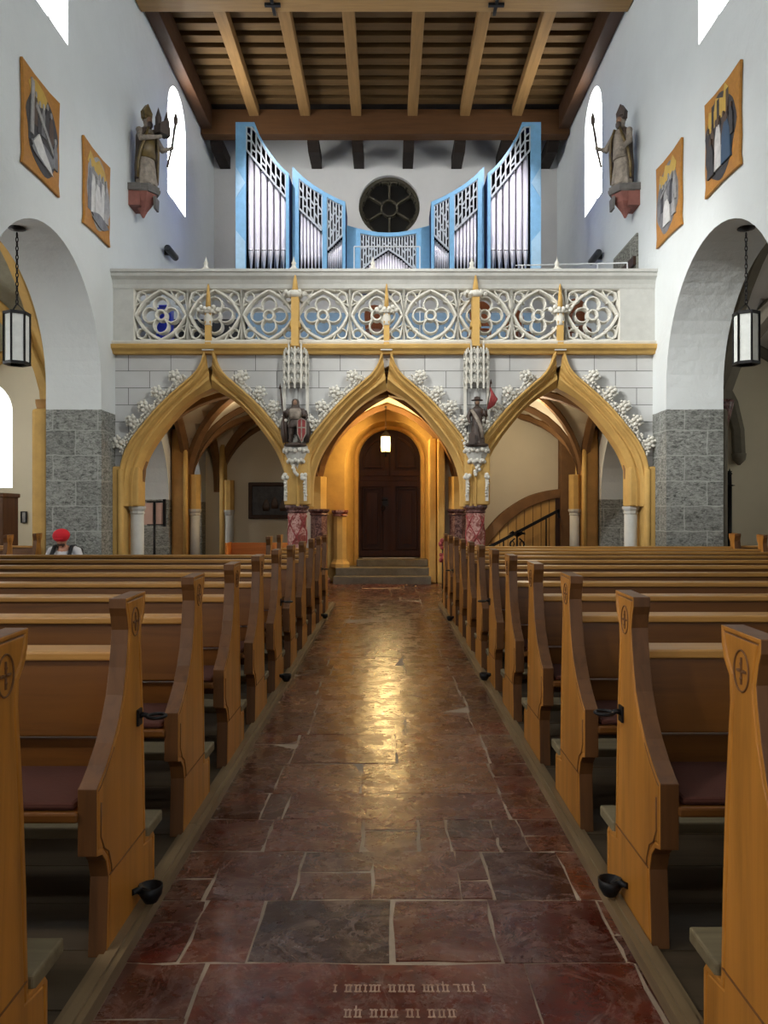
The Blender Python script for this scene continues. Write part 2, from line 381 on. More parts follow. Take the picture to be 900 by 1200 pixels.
# west wall above the gallery with its rose window
rc = (.03, 9.98)
b = B(); b.prism([[(XLo, 4.0), (XRo, 4.0), (XRo, 12.3), (XLo, 12.3)], arc(rc[0], rc[1], .84, 0, 2 * PI, 40)[:-1]], YW, YW + .8, XZ); struct(b.build('wall_back', 'grey_plaster'))
rose = struct(B().prism([arc(rc[0], rc[1], .9, 0, 2 * PI, 40)[:-1]], YW + .3, YW + .33, XZ).build('window_rose', 'rose_glass'))
b = B(); pr = [(-.03, YW + .29), (-.02, YW + .16), (.02, YW + .16), (.03, YW + .29)]
def circ(cx, cz, r, n=24): return arc(cx, cz, r, 0, 2 * PI, n)[:-1]
b.sweep(circ(rc[0], rc[1], .80, 40), [(-.05, YW + .29), (-.03, YW + .12), (.05, YW + .12), (.05, YW + .29)], True)
b.sweep(circ(rc[0], rc[1], .22), pr, True)
for k in range(6):
    a = PI / 2 + k * PI / 3; b.sweep([(rc[0] + .22 * math.cos(a), rc[1] + .22 * math.sin(a)), (rc[0] + .78 * math.cos(a), rc[1] + .78 * math.sin(a))], pr)
    am = a + PI / 6
    for s in (-.24, 0, .24):
        q = (rc[0] + (.60 if s == 0 else .56) * math.cos(am + s * 1.3), rc[1] + (.60 if s == 0 else .56) * math.sin(am + s * 1.3))
        b.sweep([(q[0] + .17 * math.cos(am + s * 3 + t), q[1] + .17 * math.sin(am + s * 3 + t)) for t in [i * .16 - .8 for i in range(11)]], pr)
b.build('tracery', 'rose_stone', rose)

# aisles: outer walls, west walls, lids
for nm, x in (('wall_aisle_left', -11.6), ('wall_aisle_right', 11.5)):
    b = B(); holes = [round_opening(c, .8, 2.3, 4.2, 14) for c in (17.2, 10.6, 4.6, -1.5)]  # window nearest the west wall added, out of view, to light the vestibule
    s = -1 if x < 0 else 1
    b.prism([[(YE, -.3), (20.6, -.3), (20.6, 7.6), (YE, 7.6)]] + holes, x, x + s * .7, YZ); struct(b.build(nm, 'cream'))
    for c in (17.2, 10.6, 4.6, -1.5):
        nwin += 1; struct(B().prism([round_opening(c, .82, 2.28, 4.2, 14)], x + s * .3, x + s * .33, YZ).build(f'window_{nwin}', 'window_side' if x < 0 else 'window_dim'))
b = B(); b.prism([[(-12.3, -.3), (12.2, -.3), (12.2, 7.6), (XR + .5, 7.6), (XR + .5, 4.1), (XL - .5, 4.1), (XL - .5, 7.6), (-12.3, 7.6)], round_opening(-10.66, .85, 2.2, 4.2, 18)], 20.5, 21.2, XZ)
struct(b.build('wall_west', 'cream'))
nwin += 1; wl = struct(B().prism([round_opening(-10.66, .87, 2.18, 4.2, 18)], 20.72, 20.75, XZ).build(f'window_{nwin}', 'window_aisle'))
B().prism([round_opening(-10.66, .87, 2.18, 4.2, 18), round_opening(-10.66, .82, 2.23, 4.2, 18)], 20.66, 20.72, XZ).build('window_frame', 'grey_stone', wl)
struct(B().box(-7.6, -4.9, 20.3, 20.5, -.1, 1.86).build('wall_plinth_left', 'masonry'))
struct(B().box(4.75, 7.0, 20.3, 20.5, -.1, 1.9).build('wall_plinth_right', 'masonry'))
struct(B().box(-12.3, XLo, YE, 21.2, 7.6, 7.7).build('ceiling_aisle_left', 'plaster')); struct(B().box(XRo, 12.2, YE, 21.2, 7.6, 7.7).build('ceiling_aisle_right', 'plaster'))

def vault(name, x0, x1, y0, y1, zs, rise, mat, rib, rr=.1, nx=18, diag=True, edges='wesn'):
    b = B(); g = {}
    cx, cy, hx, hy = (x0 + x1) / 2, (y0 + y1) / 2, (x1 - x0) / 2, (y1 - y0) / 2
    for i in range(nx + 1):
        for j in range(nx + 1):
            u, v = -math.cos(PI * i / nx), -math.cos(PI * j / nx)
            g[i, j] = b.bm.verts.new((cx + hx * u, cy + hy * v, zs + rise * max(pointed(u), pointed(v))))
    for i in range(nx):
        for j in range(nx): b._f([g[i, j], g[i + 1, j], g[i + 1, j + 1], g[i, j + 1]])
    me = b.mesh(name, mat); o = bpy.data.objects.new(name, me); COL.objects.link(o); struct(o)
    sd = o.modifiers.new('thick', 'SOLIDIFY'); sd.thickness = .08; sd.offset = 1 if me.polygons[0].normal.z > 0 else -1
    n = 20; us = [-math.cos(PI * i / n) for i in range(n + 1)]
    def ribm(pts):
        b = B(); b.tube(pts, rr, 6, smooth=False, sq=1.5); b.build('rib', rib, o)
    if diag:
        for s in (1, -1): ribm([(cx + hx * u, cy + s * hy * u, zs + rise * pointed(u) - rr * .5) for u in us])
    for e in edges:
        if e in 'sn': y = y0 if e == 's' else y1; ribm([(cx + hx * u, y, zs + rise * pointed(u) - rr * .5) for u in us])
        else: x = x0 if e == 'w' else x1; ribm([(x, cy + hy * u, zs + rise * pointed(u) - rr * .5) for u in us])
    return o
vault('ceiling_vault_aisle_left', -11.6, -5.75, 13.45, 20.45, 3.3, 3.0, 'fresco', 'ochre', .13)
vault('ceiling_vault_chapel_left', -11.6, -5.75, 7.6, 13.45, 3.3, 3.0, 'fresco', 'ochre', .13)
vault('ceiling_vault_aisle_right', 5.65, 11.5, 13.45, 20.45, 3.3, 3.0, 'grey_plaster', 'rib_grey', .13)
vault('ceiling_vault_chapel_right', 5.65, 11.5, 7.6, 13.45, 3.3, 3.0, 'grey_plaster', 'rib_grey', .13)

# floor
struct(B().box(-12.3, 12.2, YE, 21.3, -.2, -.004).build('floor', 'flag'))
for nm, x0, x1 in (('floor_platform_left', -4.75, -.95), ('floor_platform_right', .9, 4.6)):
    b = B(); n = 26
    y = .4
    while y < 13.0:
        h = .32; b.box(x0, x1, y, y + h - .006, 0, .04 - R.random() * .003); y += h
    struct(b.build(nm, 'platform'))
for nm, x0, x1 in (('trim_kerb_left', -.955, -.875), ('trim_kerb_right', .83, .905)):
    b = B(); y = .3
    while y < 13.0:
        e = min(y + 2.4 + R.random(), 13.05); b.box(x0, x1, y, e - .004, -.01, .052); b.box(x0 + .022, x1 - .022, y, e - .004, .05, .062); y = e
    struct(b.build(nm, 'kerb'))
# flagstones of the aisle, laid as the photograph shows them
def flags():
    b = B(); lay = b.bm.loops.layers.color.new('stone')
    tones = [srgb(162, 94, 64), srgb(146, 80, 56), srgb(166, 104, 72), srgb(156, 104, 74), srgb(138, 86, 64), srgb(170, 120, 84)]
    rows = [(1.2, 1.75, [-.5, .1, .55]), (1.75, 2.08, [-.62, .2, .7]), (2.08, 2.62, [-.6, .455, .82]), (2.62, 3.05, [-.7, -.47, .015, .38, .8]), (3.05, 3.49, [-.72, -.37, -.064, .29, .41, .74]), (3.49, 3.86, [-.56, -.12, .14, .28, .5, .63]),
            (3.86, 4.22, [-.64, -.52, .6]), (4.22, 4.73, [-.62, -.15, .6]), (4.73, 5.35, [-.6, .05, .62]), (5.35, 5.95, [-.55, .12, .6]), (5.95, 6.5, [-.56, -.2, .62]), (6.5, 7.3, [-.6, .1, .6])]
    y = 7.3
    while y < 17.0:
        h = R.uniform(.42, .8); c = sorted(R.uniform(-.35, .5) for _ in range(R.choice((1, 2, 2))))
        rows.append((y, min(y + h, 17.05), [-.58 + R.uniform(-.05, .05)] + [v for v in c if abs(v) < .42] + [.6 + R.uniform(-.05, .05)])); y += h
    for y0, y1, cuts in rows:
        wide = y0 > 13.0
        xs = ([-4.7, -3.6, -2.5, -1.5] if wide else [-.885]) + cuts + ([1.5, 2.6, 3.6, 4.55] if wide else [.845])
        for xa, xb in zip(xs, xs[1:]):
            subs = [(y0, y1)]
            if xb - xa < .32 and y1 - y0 > .3 and R.random() < .6: m = R.uniform(.35, .65) * (y1 - y0) + y0; subs = [(y0, m), (m, y1)]
            for ya, yb in subs:
                g = .0055; j = lambda: R.uniform(-.008, .008); t = R.choice(tones)
                if (y0, xa) == (2.62, -.47): t = srgb(134, 98, 80)
                if abs(y0 - 4.22) < .01 and xa == -.15: t = srgb(188, 144, 104)
                t = shade(t, R.uniform(.72, .98)); tx, ty, h0 = R.gauss(0, .0035), R.gauss(0, .0035), R.uniform(-.0015, .002)
                cxm, cym = (xa + xb) / 2, (ya + yb) / 2
                nx_, ny_ = max(2, int((xb - xa) / .12)), max(2, int((yb - ya) / .12)); X0, X1, Y0, Y1 = xa + g, xb - g, ya + g, yb - g
                q = [(X0 + (X1 - X0) * i / nx_, Y0) for i in range(nx_)] + [(X1, Y0 + (Y1 - Y0) * i / ny_) for i in range(ny_)] + [(X1 + (X0 - X1) * i / nx_, Y1) for i in range(nx_)] + [(X0, Y1 + (Y0 - Y1) * i / ny_) for i in range(ny_)]
                q = [(x + j(), yy + j()) for x, yy in q]
                top = [b.bm.verts.new((x, yy, .006 + h0 + (x - cxm) * tx + (yy - cym) * ty)) for x, yy in q]; bot = [b.bm.verts.new((x, yy, -.02)) for x, yy in q]
                fs = [b._f(top)] + [b._f([bot[i], bot[(i + 1) % len(q)], top[(i + 1) % len(q)], top[i]]) for i in range(len(q))]
                for f in fs:
                    for lp in f.loops: lp[lay] = t
    o = struct(b.build('floor_flagstones', 'floor'))
    struct(B().box(-.9, .86, .3, 17.1, -.03, .0035).build('floor_joints', 'mortar'))
    # worn blackletter lines on the ledger stone: minims cut in two rows
    b = B()
    def row(y, h, x, word):
        for ch in word:
            if ch == ' ': x += .018; continue
            n = {'i': 1, 'n': 2, 'u': 2, 'm': 3, 'h': 2, 'l': 1, 's': 1, 'r': 1, 'o': 2}.get(ch, 1)
            up = 1.5 if ch in 'hl' else 1.0
            for k in range(n):
                b.box(x, x + .005, y, y + h * (up if k == 0 else 1), .0045, .0082)
                b.bar((x - .004, y + h, .0072), (x + .008, y + h * .9, .0072), .006, .0025); b.bar((x - .003, y + h * .05, .0072), (x + .008, y + .0, .0072), .006, .0025)
                if ch in 'os' and k == n - 1: b.bar((x - .014, y + h, .0075), (x + .006, y + h, .0075), .006, .0025)
                x += .0125
            x += .005
    row(2.46, .036, -.17, 'r uuim nuu mih sol i'); row(2.335, .036, -.13, 'uh nun oi uun')
    b.build('inscription', 'letter', o)
flags()

# ceiling: boards, joists, big fir beams
struct(B().box(XLo, XRo, YE, YW + .8, 12.05, 12.25).build('ceiling', 'roof'))
lab = {0: 'joists', 1: 'beams'}
def beam(name, label, x0, x1, y0, y1, z0, z1, mat, group, tilt=0):
    o = B().box(x0 - (x0 + x1) / 2, x1 - (x0 + x1) / 2, y0 - (y0 + y1) / 2, y1 - (y0 + y1) / 2, 0, z1 - z0).build(name, mat, None, .012, ((x0 + x1) / 2, (y0 + y1) / 2, z0))
    return tag(o, label, 'roof beam', group)
g = beam('roof_crossbeam', 'fir roof crossbeam nearest the viewer, lightened as if lit from below, with black iron brackets', XL + .02, XR - .02, 14.72, 15.08, 11.17, 11.75, 'beam_lit', 'roof crossbeams')  # light from below is put into this beam's pale colour
g2 = beam('roof_crossbeam', 'dark brown roof crossbeam behind the organ pipes against the west wall', XL + .02, XR - .02, 19.9, 20.25, 11.17, 11.8, 'beam_x', 'roof crossbeams')
for k, px in enumerate((320, 581)):
    x = P(px, 10, 14.9)[0]; i = B(); i.box(x - .03, x + .03, 14.66, 15.14, 11.13, 11.165); i.box(x - .15, x + .15, 14.8, 14.87, 11.12, 11.17); i.box(x - .03, x + .03, 14.69, 14.718, 11.13, 11.6); o = i.build('iron_bracket', 'iron', g); o.location = -Vector(g.location)
words = ['first', 'second', 'third', 'fourth', 'fifth', 'sixth']
for k, px in enumerate((297.5, 357.5, 417.5, 483.5, 545, 606)):
    x = (px - CX) * 19.85 / F
    beam('roof_beam', f'pale fir roof beam running lengthwise above the organ, {words[k]} counted from the left wall', x - .125, x + .125, 15.08, 19.9, 11.62, 11.87, 'beam', 'lengthwise roof beams')
beam('roof_beam', 'dark roof beam along the left wall top with statue below', XL + .02, XL + .3, 15.08, 19.9, 11.3, 11.87, 'plate_beam', 'wall plate beams')
beam('roof_beam', 'dark roof beam along the right wall top with statue below', XR - .3, XR - .02, 15.08, 19.9, 11.3, 11.87, 'plate_beam', 'wall plate beams')
for k in range(11):
    y = 15.25 + k * .43
    beam('roof_joist', f'narrow transverse roof joist laid across the lengthwise beams, {("first", "second", "third", "fourth", "fifth", "sixth", "seventh", "eighth", "ninth", "tenth", "last")[k]} behind the front crossbeam', XL + .02, XR - .02, y, y + .25, 11.87, 12.04, 'joist', 'transverse roof joists')
for k, px in enumerate((254, 367, 419, 479, 539, 594, 648)):
    x = (px - CX) * 20.4 / F
    o = B().prism([[(20.25, 11.3), (21.48, 11.3), (21.48, 10.98), (20.5, 10.98), (20.25, 11.12)]], -.14, .14, YZ).build('roof_corbel', 'roof', None, 0, (x, 0, 0))
    tag(o, f'short dark timber stub under the rear crossbeam, {(words + ["last"])[k]} from the left', 'corbel', 'timber stubs under the rear crossbeam')

# gallery slab and the nave part behind the arcade
struct(B().box(XL, XR, ARC + .12, YW, 4.15, 4.5).build('floor_gallery', 'grey_plaster'))

# ------------------------------------------------------------------ arcade under the gallery
INTR = spline([(1.31, 1.66), (1.31, 1.95), (1.285, 2.2), (1.18, 2.52), (1.02, 2.8), (.81, 3.08), (.55, 3.38), (.27, 3.6), (0, 3.745)], 4)
EXTR = spline([(1.565, 1.66), (1.565, 1.95), (1.56, 2.2), (1.5, 2.52), (1.35, 2.83), (1.14, 3.1), (.93, 3.35), (.7, 3.58), (.45, 3.8), (.25, 3.98), (.14, 4.16), (.1, 4.33), (.075, 4.36)], 4)
def resample(pts, n):
    L = [0]
    for a, c in zip(pts, pts[1:]): L.append(L[-1] + math.hypot(c[0] - a[0], c[1] - a[1]))
    out = []; k = 0
    for i in range(n + 1):
        t = L[-1] * i / n
        while k < len(L) - 2 and L[k + 1] < t: k += 1
        f = (t - L[k]) / max(L[k + 1] - L[k], 1e-9); out.append((pts[k][0] + (pts[k + 1][0] - pts[k][0]) * f, pts[k][1] + (pts[k + 1][1] - pts[k][1]) * f))
    return out
NA = 40
INN, OUT = resample(INTR, NA), resample(EXTR, NA)
ARCHES = (-3.11, -.03, 2.97)
# wall of white blocks: outline minus the three openings
loops = [[(XL, 1.66), (XR, 1.66), (XR, 4.34), (XL, 4.34)]]
b = B()
mid = [(o[0] * .6 + i[0] * .4, o[1] * .6 + i[1] * .4) for o, i in zip(OUT, INN)]
holes = [[(c + x, z + (.004 if k == 0 else 0)) for k, (x, z) in enumerate(mid)] + [(c - x, z + (.004 if k == len(mid) - 1 else 0)) for k, (x, z) in enumerate(mid[::-1][1:])] for c in ARCHES]
# one outline that runs down into each opening
top = [(XR, 4.34), (XL, 4.34)]
ol = [(XL, 1.66)]
for h in holes: ol += list(reversed(h))
ol += [(XR, 1.66)]
b.prism([ol + top], ARC, ARC + .35, XZ); struct(b.build('wall_arcade', 'ashlar'))

def crocket_mesh():
    b = B(); b.tube([(0, 0, 0), (0, -.02, .06), (0, -.05, .11)], [.03, .028, .02], 6)
    for k in range(5):
        a = k * 2 * PI / 5; b.ball((.065 * math.cos(a), -.05, .12 + .06 * math.sin(a)), .04, 6, (1, .8, 1))
        b.ball((.1 * math.cos(a + .5), -.035, .12 + .095 * math.sin(a + .5)), .024, 5)
    b.ball((0, -.09, .12), .035, 6)
    b.ball((.06, -.03, .03), .03, 5); b.ball((-.06, -.03, .03), .03, 5)
    return b.mesh('crocket', 'white_stone')
CROCK = crocket_mesh()
def leafstrip(c, s):
    """the knotted leaf trail on the back of the arch"""
    b = B(); pts = [p for p in OUT[11:34]]
    for k, (x, z) in enumerate(pts):
        for q in (0, .5):
            if k + 1 < len(pts): x2 = x + (pts[k + 1][0] - x) * q; z2 = z + (pts[k + 1][1] - z) * q
            else: continue
            [b.ball((c + s * (x2 + of * .75 + R.uniform(-.012, .015)), ARC - .12 + R.uniform(-.02, .02), z2 + of + R.uniform(-.012, .016)), R.uniform(.018, .032), 5, (1, .8, 1)) for of in (.022, .068)]
    return b
def ogee_arch(c, label):
    t = thing('ogee_arch', label, 'arch', (0, 0, 0), group='ochre ogee arches under the gallery')
    for s in (1, -1):
        b = B(); S = [(0, -.13), (.06, -.16), (.14, -.155), (.2, -.10), (.28, -.09), (.36, -.10), (.46, -.06), (.52, 0.0), (.6, .02), (.68, -.01), (.78, -.01), (.86, .05), (1.0, .13), (1.0, .42), (0, .42)]
        rings = []
        for o, i in zip(OUT, INN):
            rings.append([b.bm.verts.new((c + s * (o[0] + (i[0] - o[0]) * k), ARC + y, o[1] + (i[1] - o[1]) * k)) for k, y in S])
        n = len(S)
        for A, Q in zip(rings, rings[1:]):
            for j in range(n): b._f([A[j], A[(j + 1) % n], Q[(j + 1) % n], Q[j]], False)
        b._f(rings[0]); b._f(rings[-1])
        b.build('arch_moulding', 'ochre', t)
        leafstrip(c, s).build('leaf_trail', 'white_stone', t)
        for f in (.34, .45, .56, .67, .78):
            k = f * NA; i = int(k); p, q = OUT[i], OUT[i + 1]; dx, dz = q[0] - p[0], q[1] - p[1]; L = math.hypot(dx, dz)
            o = bpy.data.objects.new('crocket', CROCK); COL.objects.link(o); o.parent = t
            nx, nz = dz / L, -dx / L
            o.scale = (1.05, 1, 1.05); o.location = (c + s * (p[0] + nx * .05), ARC - .1, p[1] + nz * .05); o.rotation_euler = (0, math.atan2(s * nx, nz), 0)
    f = B(); f.lathe([(.075, 0), (.11, .03), (.13, .06), (.11, .09), (.07, .1)], 8, (c, ARC - .1, 4.36)); f.box(c - .1, c + .1, ARC - .2, ARC, 4.345, 4.37); f.build('finial_block', 'grey_stone', t)
    b = B(); b.box(c - .05, c + .05, ARC - .2, ARC - .1, 4.44, 5.05); b.lathe([(.06, 0), (.045, .2), (.02, .42), (.002, .46)], 4, (c, ARC - .15, 5.05), rot=PI / 4); b.build('finial_shaft', 'ochre', t)
    b = B(); b.lathe([(.07, -.22), (.06, -.16), (.085, -.12), (.06, -.02), (.1, .03)], 8, (c, ARC - .15, 5.0))
    for k in range(14):
        a = k * 2 * PI / 14; b.ball((c + .17 * math.cos(a), ARC - .15 + .10 * math.sin(a), 5.06 + .025 * math.sin(5 * a)), .042, 6); b.ball((c + .12 * math.cos(a), ARC - .15 + .08 * math.sin(a), 5.02), .04, 6)
    b.build('leaf_collar', 'white_stone', t)
    return t
ogee_arch(ARCHES[0], 'ochre ogee arch with white crockets over the vestibule bay holding the dark painting')
ogee_arch(ARCHES[1], 'ochre ogee arch with white crockets framing the lit doorway, middle of the three')
ogee_arch(ARCHES[2], 'ochre ogee arch with white crockets over the bay with the slatted stair screen')

# piers between the arches: marble shaft, ochre springer block
def column(name, label, x, y, ztop, r, mat, capmat, blk=None, group=None, z0=0):
    t = thing(name, label, 'column', (x, y, z0), group=group)
    b = B(); b.lathe([(r, .18), (r, ztop - z0 - .14)], 8 if mat != 'grey_stone' else 14, smooth=mat == 'grey_stone', rot=PI / 8); b.build('shaft', mat, t)
    b = B(); b.lathe([(r * 1.45, 0), (r * 1.45, .08), (r * 1.2, .13), (r * 1.05, .18)], 8, rot=PI / 8, smooth=False); b.build('base', mat, t)
    b = B(); h = ztop - z0; b.lathe([(r * 1.02, h - .14), (r * 1.15, h - .12), (r * 1.05, h - .09), (r * 1.3, h - .04), (r * 1.3, h)], 8, rot=PI / 8, smooth=False); b.build('capital', capmat, t)
    return t
def net(t, r, z0, z1):
    """raised diamond net on a marble shaft"""
    b = B()
    for s in (1, -1):
        for k in range(4):
            b.tube([((r + .002) * math.cos(s * a * .55 + k * PI / 2), (r + .002) * math.sin(s * a * .55 + k * PI / 2), z0 + (z1 - z0) * a / 8) for a in [i * .4 for i in range(21)]], .012, 4)
    b.build('diamond_net', 'rosette', t)
for x, lb in ((-1.6, 'red marble column below the dark knight statue'), (1.53, 'red marble column below the statue with the red banner')):
    t = column('marble_column', lb, x, ARC + .1, 1.68, .17, 'red_marble', 'dark_marble', group='red marble arcade columns'); net(t, .165, .2, 1.5)
for x, lb in ((-1.53, 'dark marble column in the vestibule left of the lit door'), (1.53, 'dark marble column in the vestibule right of the lit door')):
    column('marble_column', lb, x, 17.35, 1.64, .19, 'dark_marble', 'dark_marble', group='dark vestibule columns')
# ochre springers on every column: octagonal block that the ribs leave from
def springer(x, y, z0, z1, r, mat='ochre'):
    return B().lathe([(r, 0), (r, z1 - z0)], 8, rot=PI / 8, smooth=False).build('springer', mat, None, 0, (x, y, z0))
for x in (-1.58, 1.54):
    o = tag(B().prism([[(-.225, -.13), (.225, -.13), (.225, .42), (-.225, .42)]], 0, .9, XY).build('springer_block', 'ochre', None, .03, (x, ARC, 1.68)), 'ochre stone springer block between two ogee arches, above the ' + ('left' if x < 0 else 'right') + ' red marble column', 'pier block', 'ochre springer blocks')
    for y in (17.35,): tag(springer(x * .985, y, 1.64, 2.35, .2), 'ochre springer block on the dark vestibule column ' + ('left' if x < 0 else 'right') + ' of the door', 'pier block', 'vestibule springer blocks')
# responds at both nave walls
for s, x in ((-1, XL), (1, XR)):
    d = -s
    t = thing('wall_respond', ('left' if s < 0 else 'right') + ' ochre half pier of the gallery arcade beside the stone nave pier', 'pier', (x, ARC, 0), group='ochre arcade responds')
    b = B(); b.box(*sorted((d * -.02, d * .17)), -.14, .4, 0, 2.35); b.build('shaft_block', 'ochre', t, .03)
    b = B(); b.tube([(d * .13, -.12, 0), (d * .13, -.12, 2.3)], .055, 10); b.build('thin_shaft', 'ochre', t)
    b = B(); b.box(*sorted((d * .17, d * .4)), .0, .42, 1.66, 2.35); b.build('upper_block', 'ochre', t, .03)
    column('colonnette', 'pale grey round colonnette under the outer end of the ' + ('left' if s < 0 else 'right') + ' ogee arch', x + d * .32, ARC + .2, 1.66, .115, 'grey_stone', 'grey_stone', group='pale arcade colonnettes')
# vestibule piers at the sides, second row
for s in (-1, 1):
    side = 'left' if s < 0 else 'right'
    for y, w in ((17.45, .36), (20.2, .56)):
        where = 'middle of the vestibule' if y < 18 else 'back wall of the vestibule'
        x = (XL if s < 0 else XR) - s * .02
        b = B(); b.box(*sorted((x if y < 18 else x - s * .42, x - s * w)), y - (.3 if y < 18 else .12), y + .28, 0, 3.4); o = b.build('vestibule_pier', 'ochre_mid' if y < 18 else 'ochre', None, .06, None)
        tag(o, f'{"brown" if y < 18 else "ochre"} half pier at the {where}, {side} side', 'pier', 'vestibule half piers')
        for q in ((-.34, .34) if y < 18 else (-.15,)):
            tag(B().tube([(x - s * (w - .04), y + q * .9, 0), (x - s * (w - .04), y + q * .9, 3.3)], .05, 8).build('thin_shaft_ochre', 'ochre'), f'thin ochre shaft on the half pier at the {where}, {side} side', 'shaft', f'thin shafts {side} {y}')
        column('colonnette', f'pale colonnette on the half pier at the {where}, {side} side', x - s * (w + .12), y - .1, 1.64, .11, 'grey_stone', 'grey_stone', group='pale vestibule colonnettes')
        tag(springer(x - s * (w + .12), y - .1, 1.64, 2.4, .13), f'small ochre springer on the pale colonnette at the {where}, {side} side', 'pier block', 'small ochre springers')
# vaults of the vestibule
xs = (-4.45, -1.56, 1.52, 4.32)
for k, nm in enumerate(('left', 'middle', 'right')):
    vault(f'ceiling_vault_porch_{nm}', xs[k], xs[k + 1], ARC + .3, 17.4, 2.15, 1.85, 'cream', 'ochre_dark', .075, 14)
    if k != 1: vault(f'ceiling_vault_rear_{nm}', xs[k], xs[k + 1], 17.4, 20.5, 2.15, 1.85, 'cream', 'ochre_dark', .075, 14)

# door bay
DX, DY = .03, 18.35
b = B(); dop = lambda hw, z0, zs: round_opening(DX, hw, z0, zs, 24)
b.prism([[(-1.5, -.1), (1.0, -.1), (1.0, 4.2), (-1.5, 4.2)], dop(1.02, -.05, 2.62)], 17.75, 18.0, XZ)
struct(b.build('wall_door', 'ochre'))
# splayed reveal
b = B(); n = 24
oa = dop(1.02, .34, 2.62); ib = dop(.83, .5, 2.75)
oa = [(DX + 1.02, .0)] + arc(DX, 2.62, 1.02, 0, PI, n) + [(DX - 1.02, .0)]; ia = [(DX + .80, .0)] + arc(DX, 2.78, .80, 0, PI, n) + [(DX - .80, .0)]; ow = [(DX + 1.4, 0)] + arc(DX, 2.62, 1.4, 0, PI, n) + [(DX - 1.4, 0)]
for A, Bp, ya, yb in ((oa, ia, 17.76, 18.36), (ow, ow, 17.99, 18.7)):
    ra = [b.bm.verts.new((x, ya, z)) for x, z in A]; rb = [b.bm.verts.new((x, yb, z)) for x, z in Bp]
    for i in range(len(A) - 1): b._f([ra[i], ra[i + 1], rb[i + 1], rb[i]])
struct(b.build('trim_door_reveal', 'ochre'))
b = B(); b.sweep(ia, [(-.02, 18.36), (-.02, 18.26), (.05, 18.26), (.08, 18.36)]); struct(b.build('trim_door_roll', 'ochre'))
b = B(); b.box(-1.52, 2.0, 18.7, 18.8, 0, 4.2); struct(b.build('wall_door_back', 'cream'))
door = struct(B().prism([[(DX - .82, .52), (DX + .82, .52)] + arc(DX, 2.75, .82, 0, PI, 24)], 18.42, 18.5, XZ).build('door_1', 'door'))
for s in (-1, 1):
    x0, x1 = sorted((DX + s * .02, DX + s * .79))
    lf = B()
    def frame(x0, x1, z0, z1, w, y0, y1): lf.box(x0, x1, y0, y1, z0, z0 + w); lf.box(x0, x1, y0, y1, z1 - w, z1); lf.box(x0, x0 + w, y0, y1, z0 + w, z1 - w); lf.box(x1 - w, x1, y0, y1, z0 + w, z1 - w)
    frame(x0, x1, .55, 2.3, .13, 18.35, 18.43); frame(x0 + .15, x1 - .15, .7, 2.15, .03, 18.37, 18.43); lf.box(x0 + .26, x1 - .26, 18.38, 18.43, .82, 2.03)
    lf.box(x0, x1, 18.36, 18.43, 2.42, 2.54); lf.box(min(x0, x1) if s > 0 else x1 - .1, x0 + .1 if s > 0 else x1, 18.38, 18.43, 2.52, 3.3)
    hi = [(DX + s * .18, 2.62), (DX + s * .62, 2.62), (DX + s * .62, 2.9), (DX + s * .5, 3.15), (DX + s * .34, 3.28), (DX + s * .18, 3.34)]
    lf.prism([hi, [(DX + s * .22, 2.66), (DX + s * .58, 2.66), (DX + s * .58, 2.88), (DX + s * .46, 3.1), (DX + s * .32, 3.22), (DX + s * .22, 3.27)]], 18.36, 18.43, XZ)
    lf.build('door_leaf', 'door', door, .006)
b = B(); b.box(-.85, .91, 18.36, 18.4, 2.31, 2.41); b.box(DX - .035, DX + .035, 18.35, 18.4, .55, 2.3); b.build('cover_strip', 'door', door)
b = B(); b.box(-.13, .0, 18.33, 18.37, 1.72, 1.92); b.tube([(-.02, 18.3, 1.86), (-.16, 18.28, 1.86)], .014, 6); b.tube([(-.13 + .05 * math.cos(a), 18.31, 1.66 + .06 * math.sin(a)) for a in [i * PI / 6 for i in range(12)]], .012, 6, True); b.build('door_handle', 'iron', door)
for k, (x0, x1, y0, z) in enumerate(((-1.2, .93, 17.05, .17), (-1.16, .93, 17.35, .34), (-.72, .9, 17.8, .50))):
    o = B().box(x0, x1, y0, 18.5, .0 if k == 0 else (.17, .34)[k - 1], z).build('stone_step', 'step_stone', None, .012)
    tag(o, ('worn lowest stone step in front of the dark door', 'worn middle stone step in front of the dark door', 'topmost stone threshold step at the dark door')[k], 'step', 'door steps')
for k in (2,): tag(B().box(-.6, .62, 18.28, 18.36, .502, .512).build('threshold_strip', 'white_paint'), 'thin bright metal strip on the threshold of the dark door', 'threshold strip')
t = column('half_column', 'pale ochre round column left of the lit door arch', -1.08, 17.62, 1.62, .155, 'ochre', 'red_marble', z0=.34)
for q, x in ((0, .98), (1, 1.16)): tag(B().box(x - .08, x + .08, 17.3 - q * .1, 17.8, 0, 3.2).build('door_pilaster', 'ochre', None, .03), ('inner' if q == 0 else 'outer') + ' ochre pilaster right of the lit door, reaching the floor', 'pilaster', 'door pilasters')
struct(B().box(1.24, 2.0, 17.6, 17.75, 0, 4.1).build('wall_door_side', 'cream'))
struct(B().box(-2.0, -1.45, 17.9, 18.05, 0, 4.1).build('wall_door_flank', 'plaster'))
struct(B().box(1.4, 4.45, 18.75, 18.85, 0, 4.1).build('wall_stair', 'cream'))
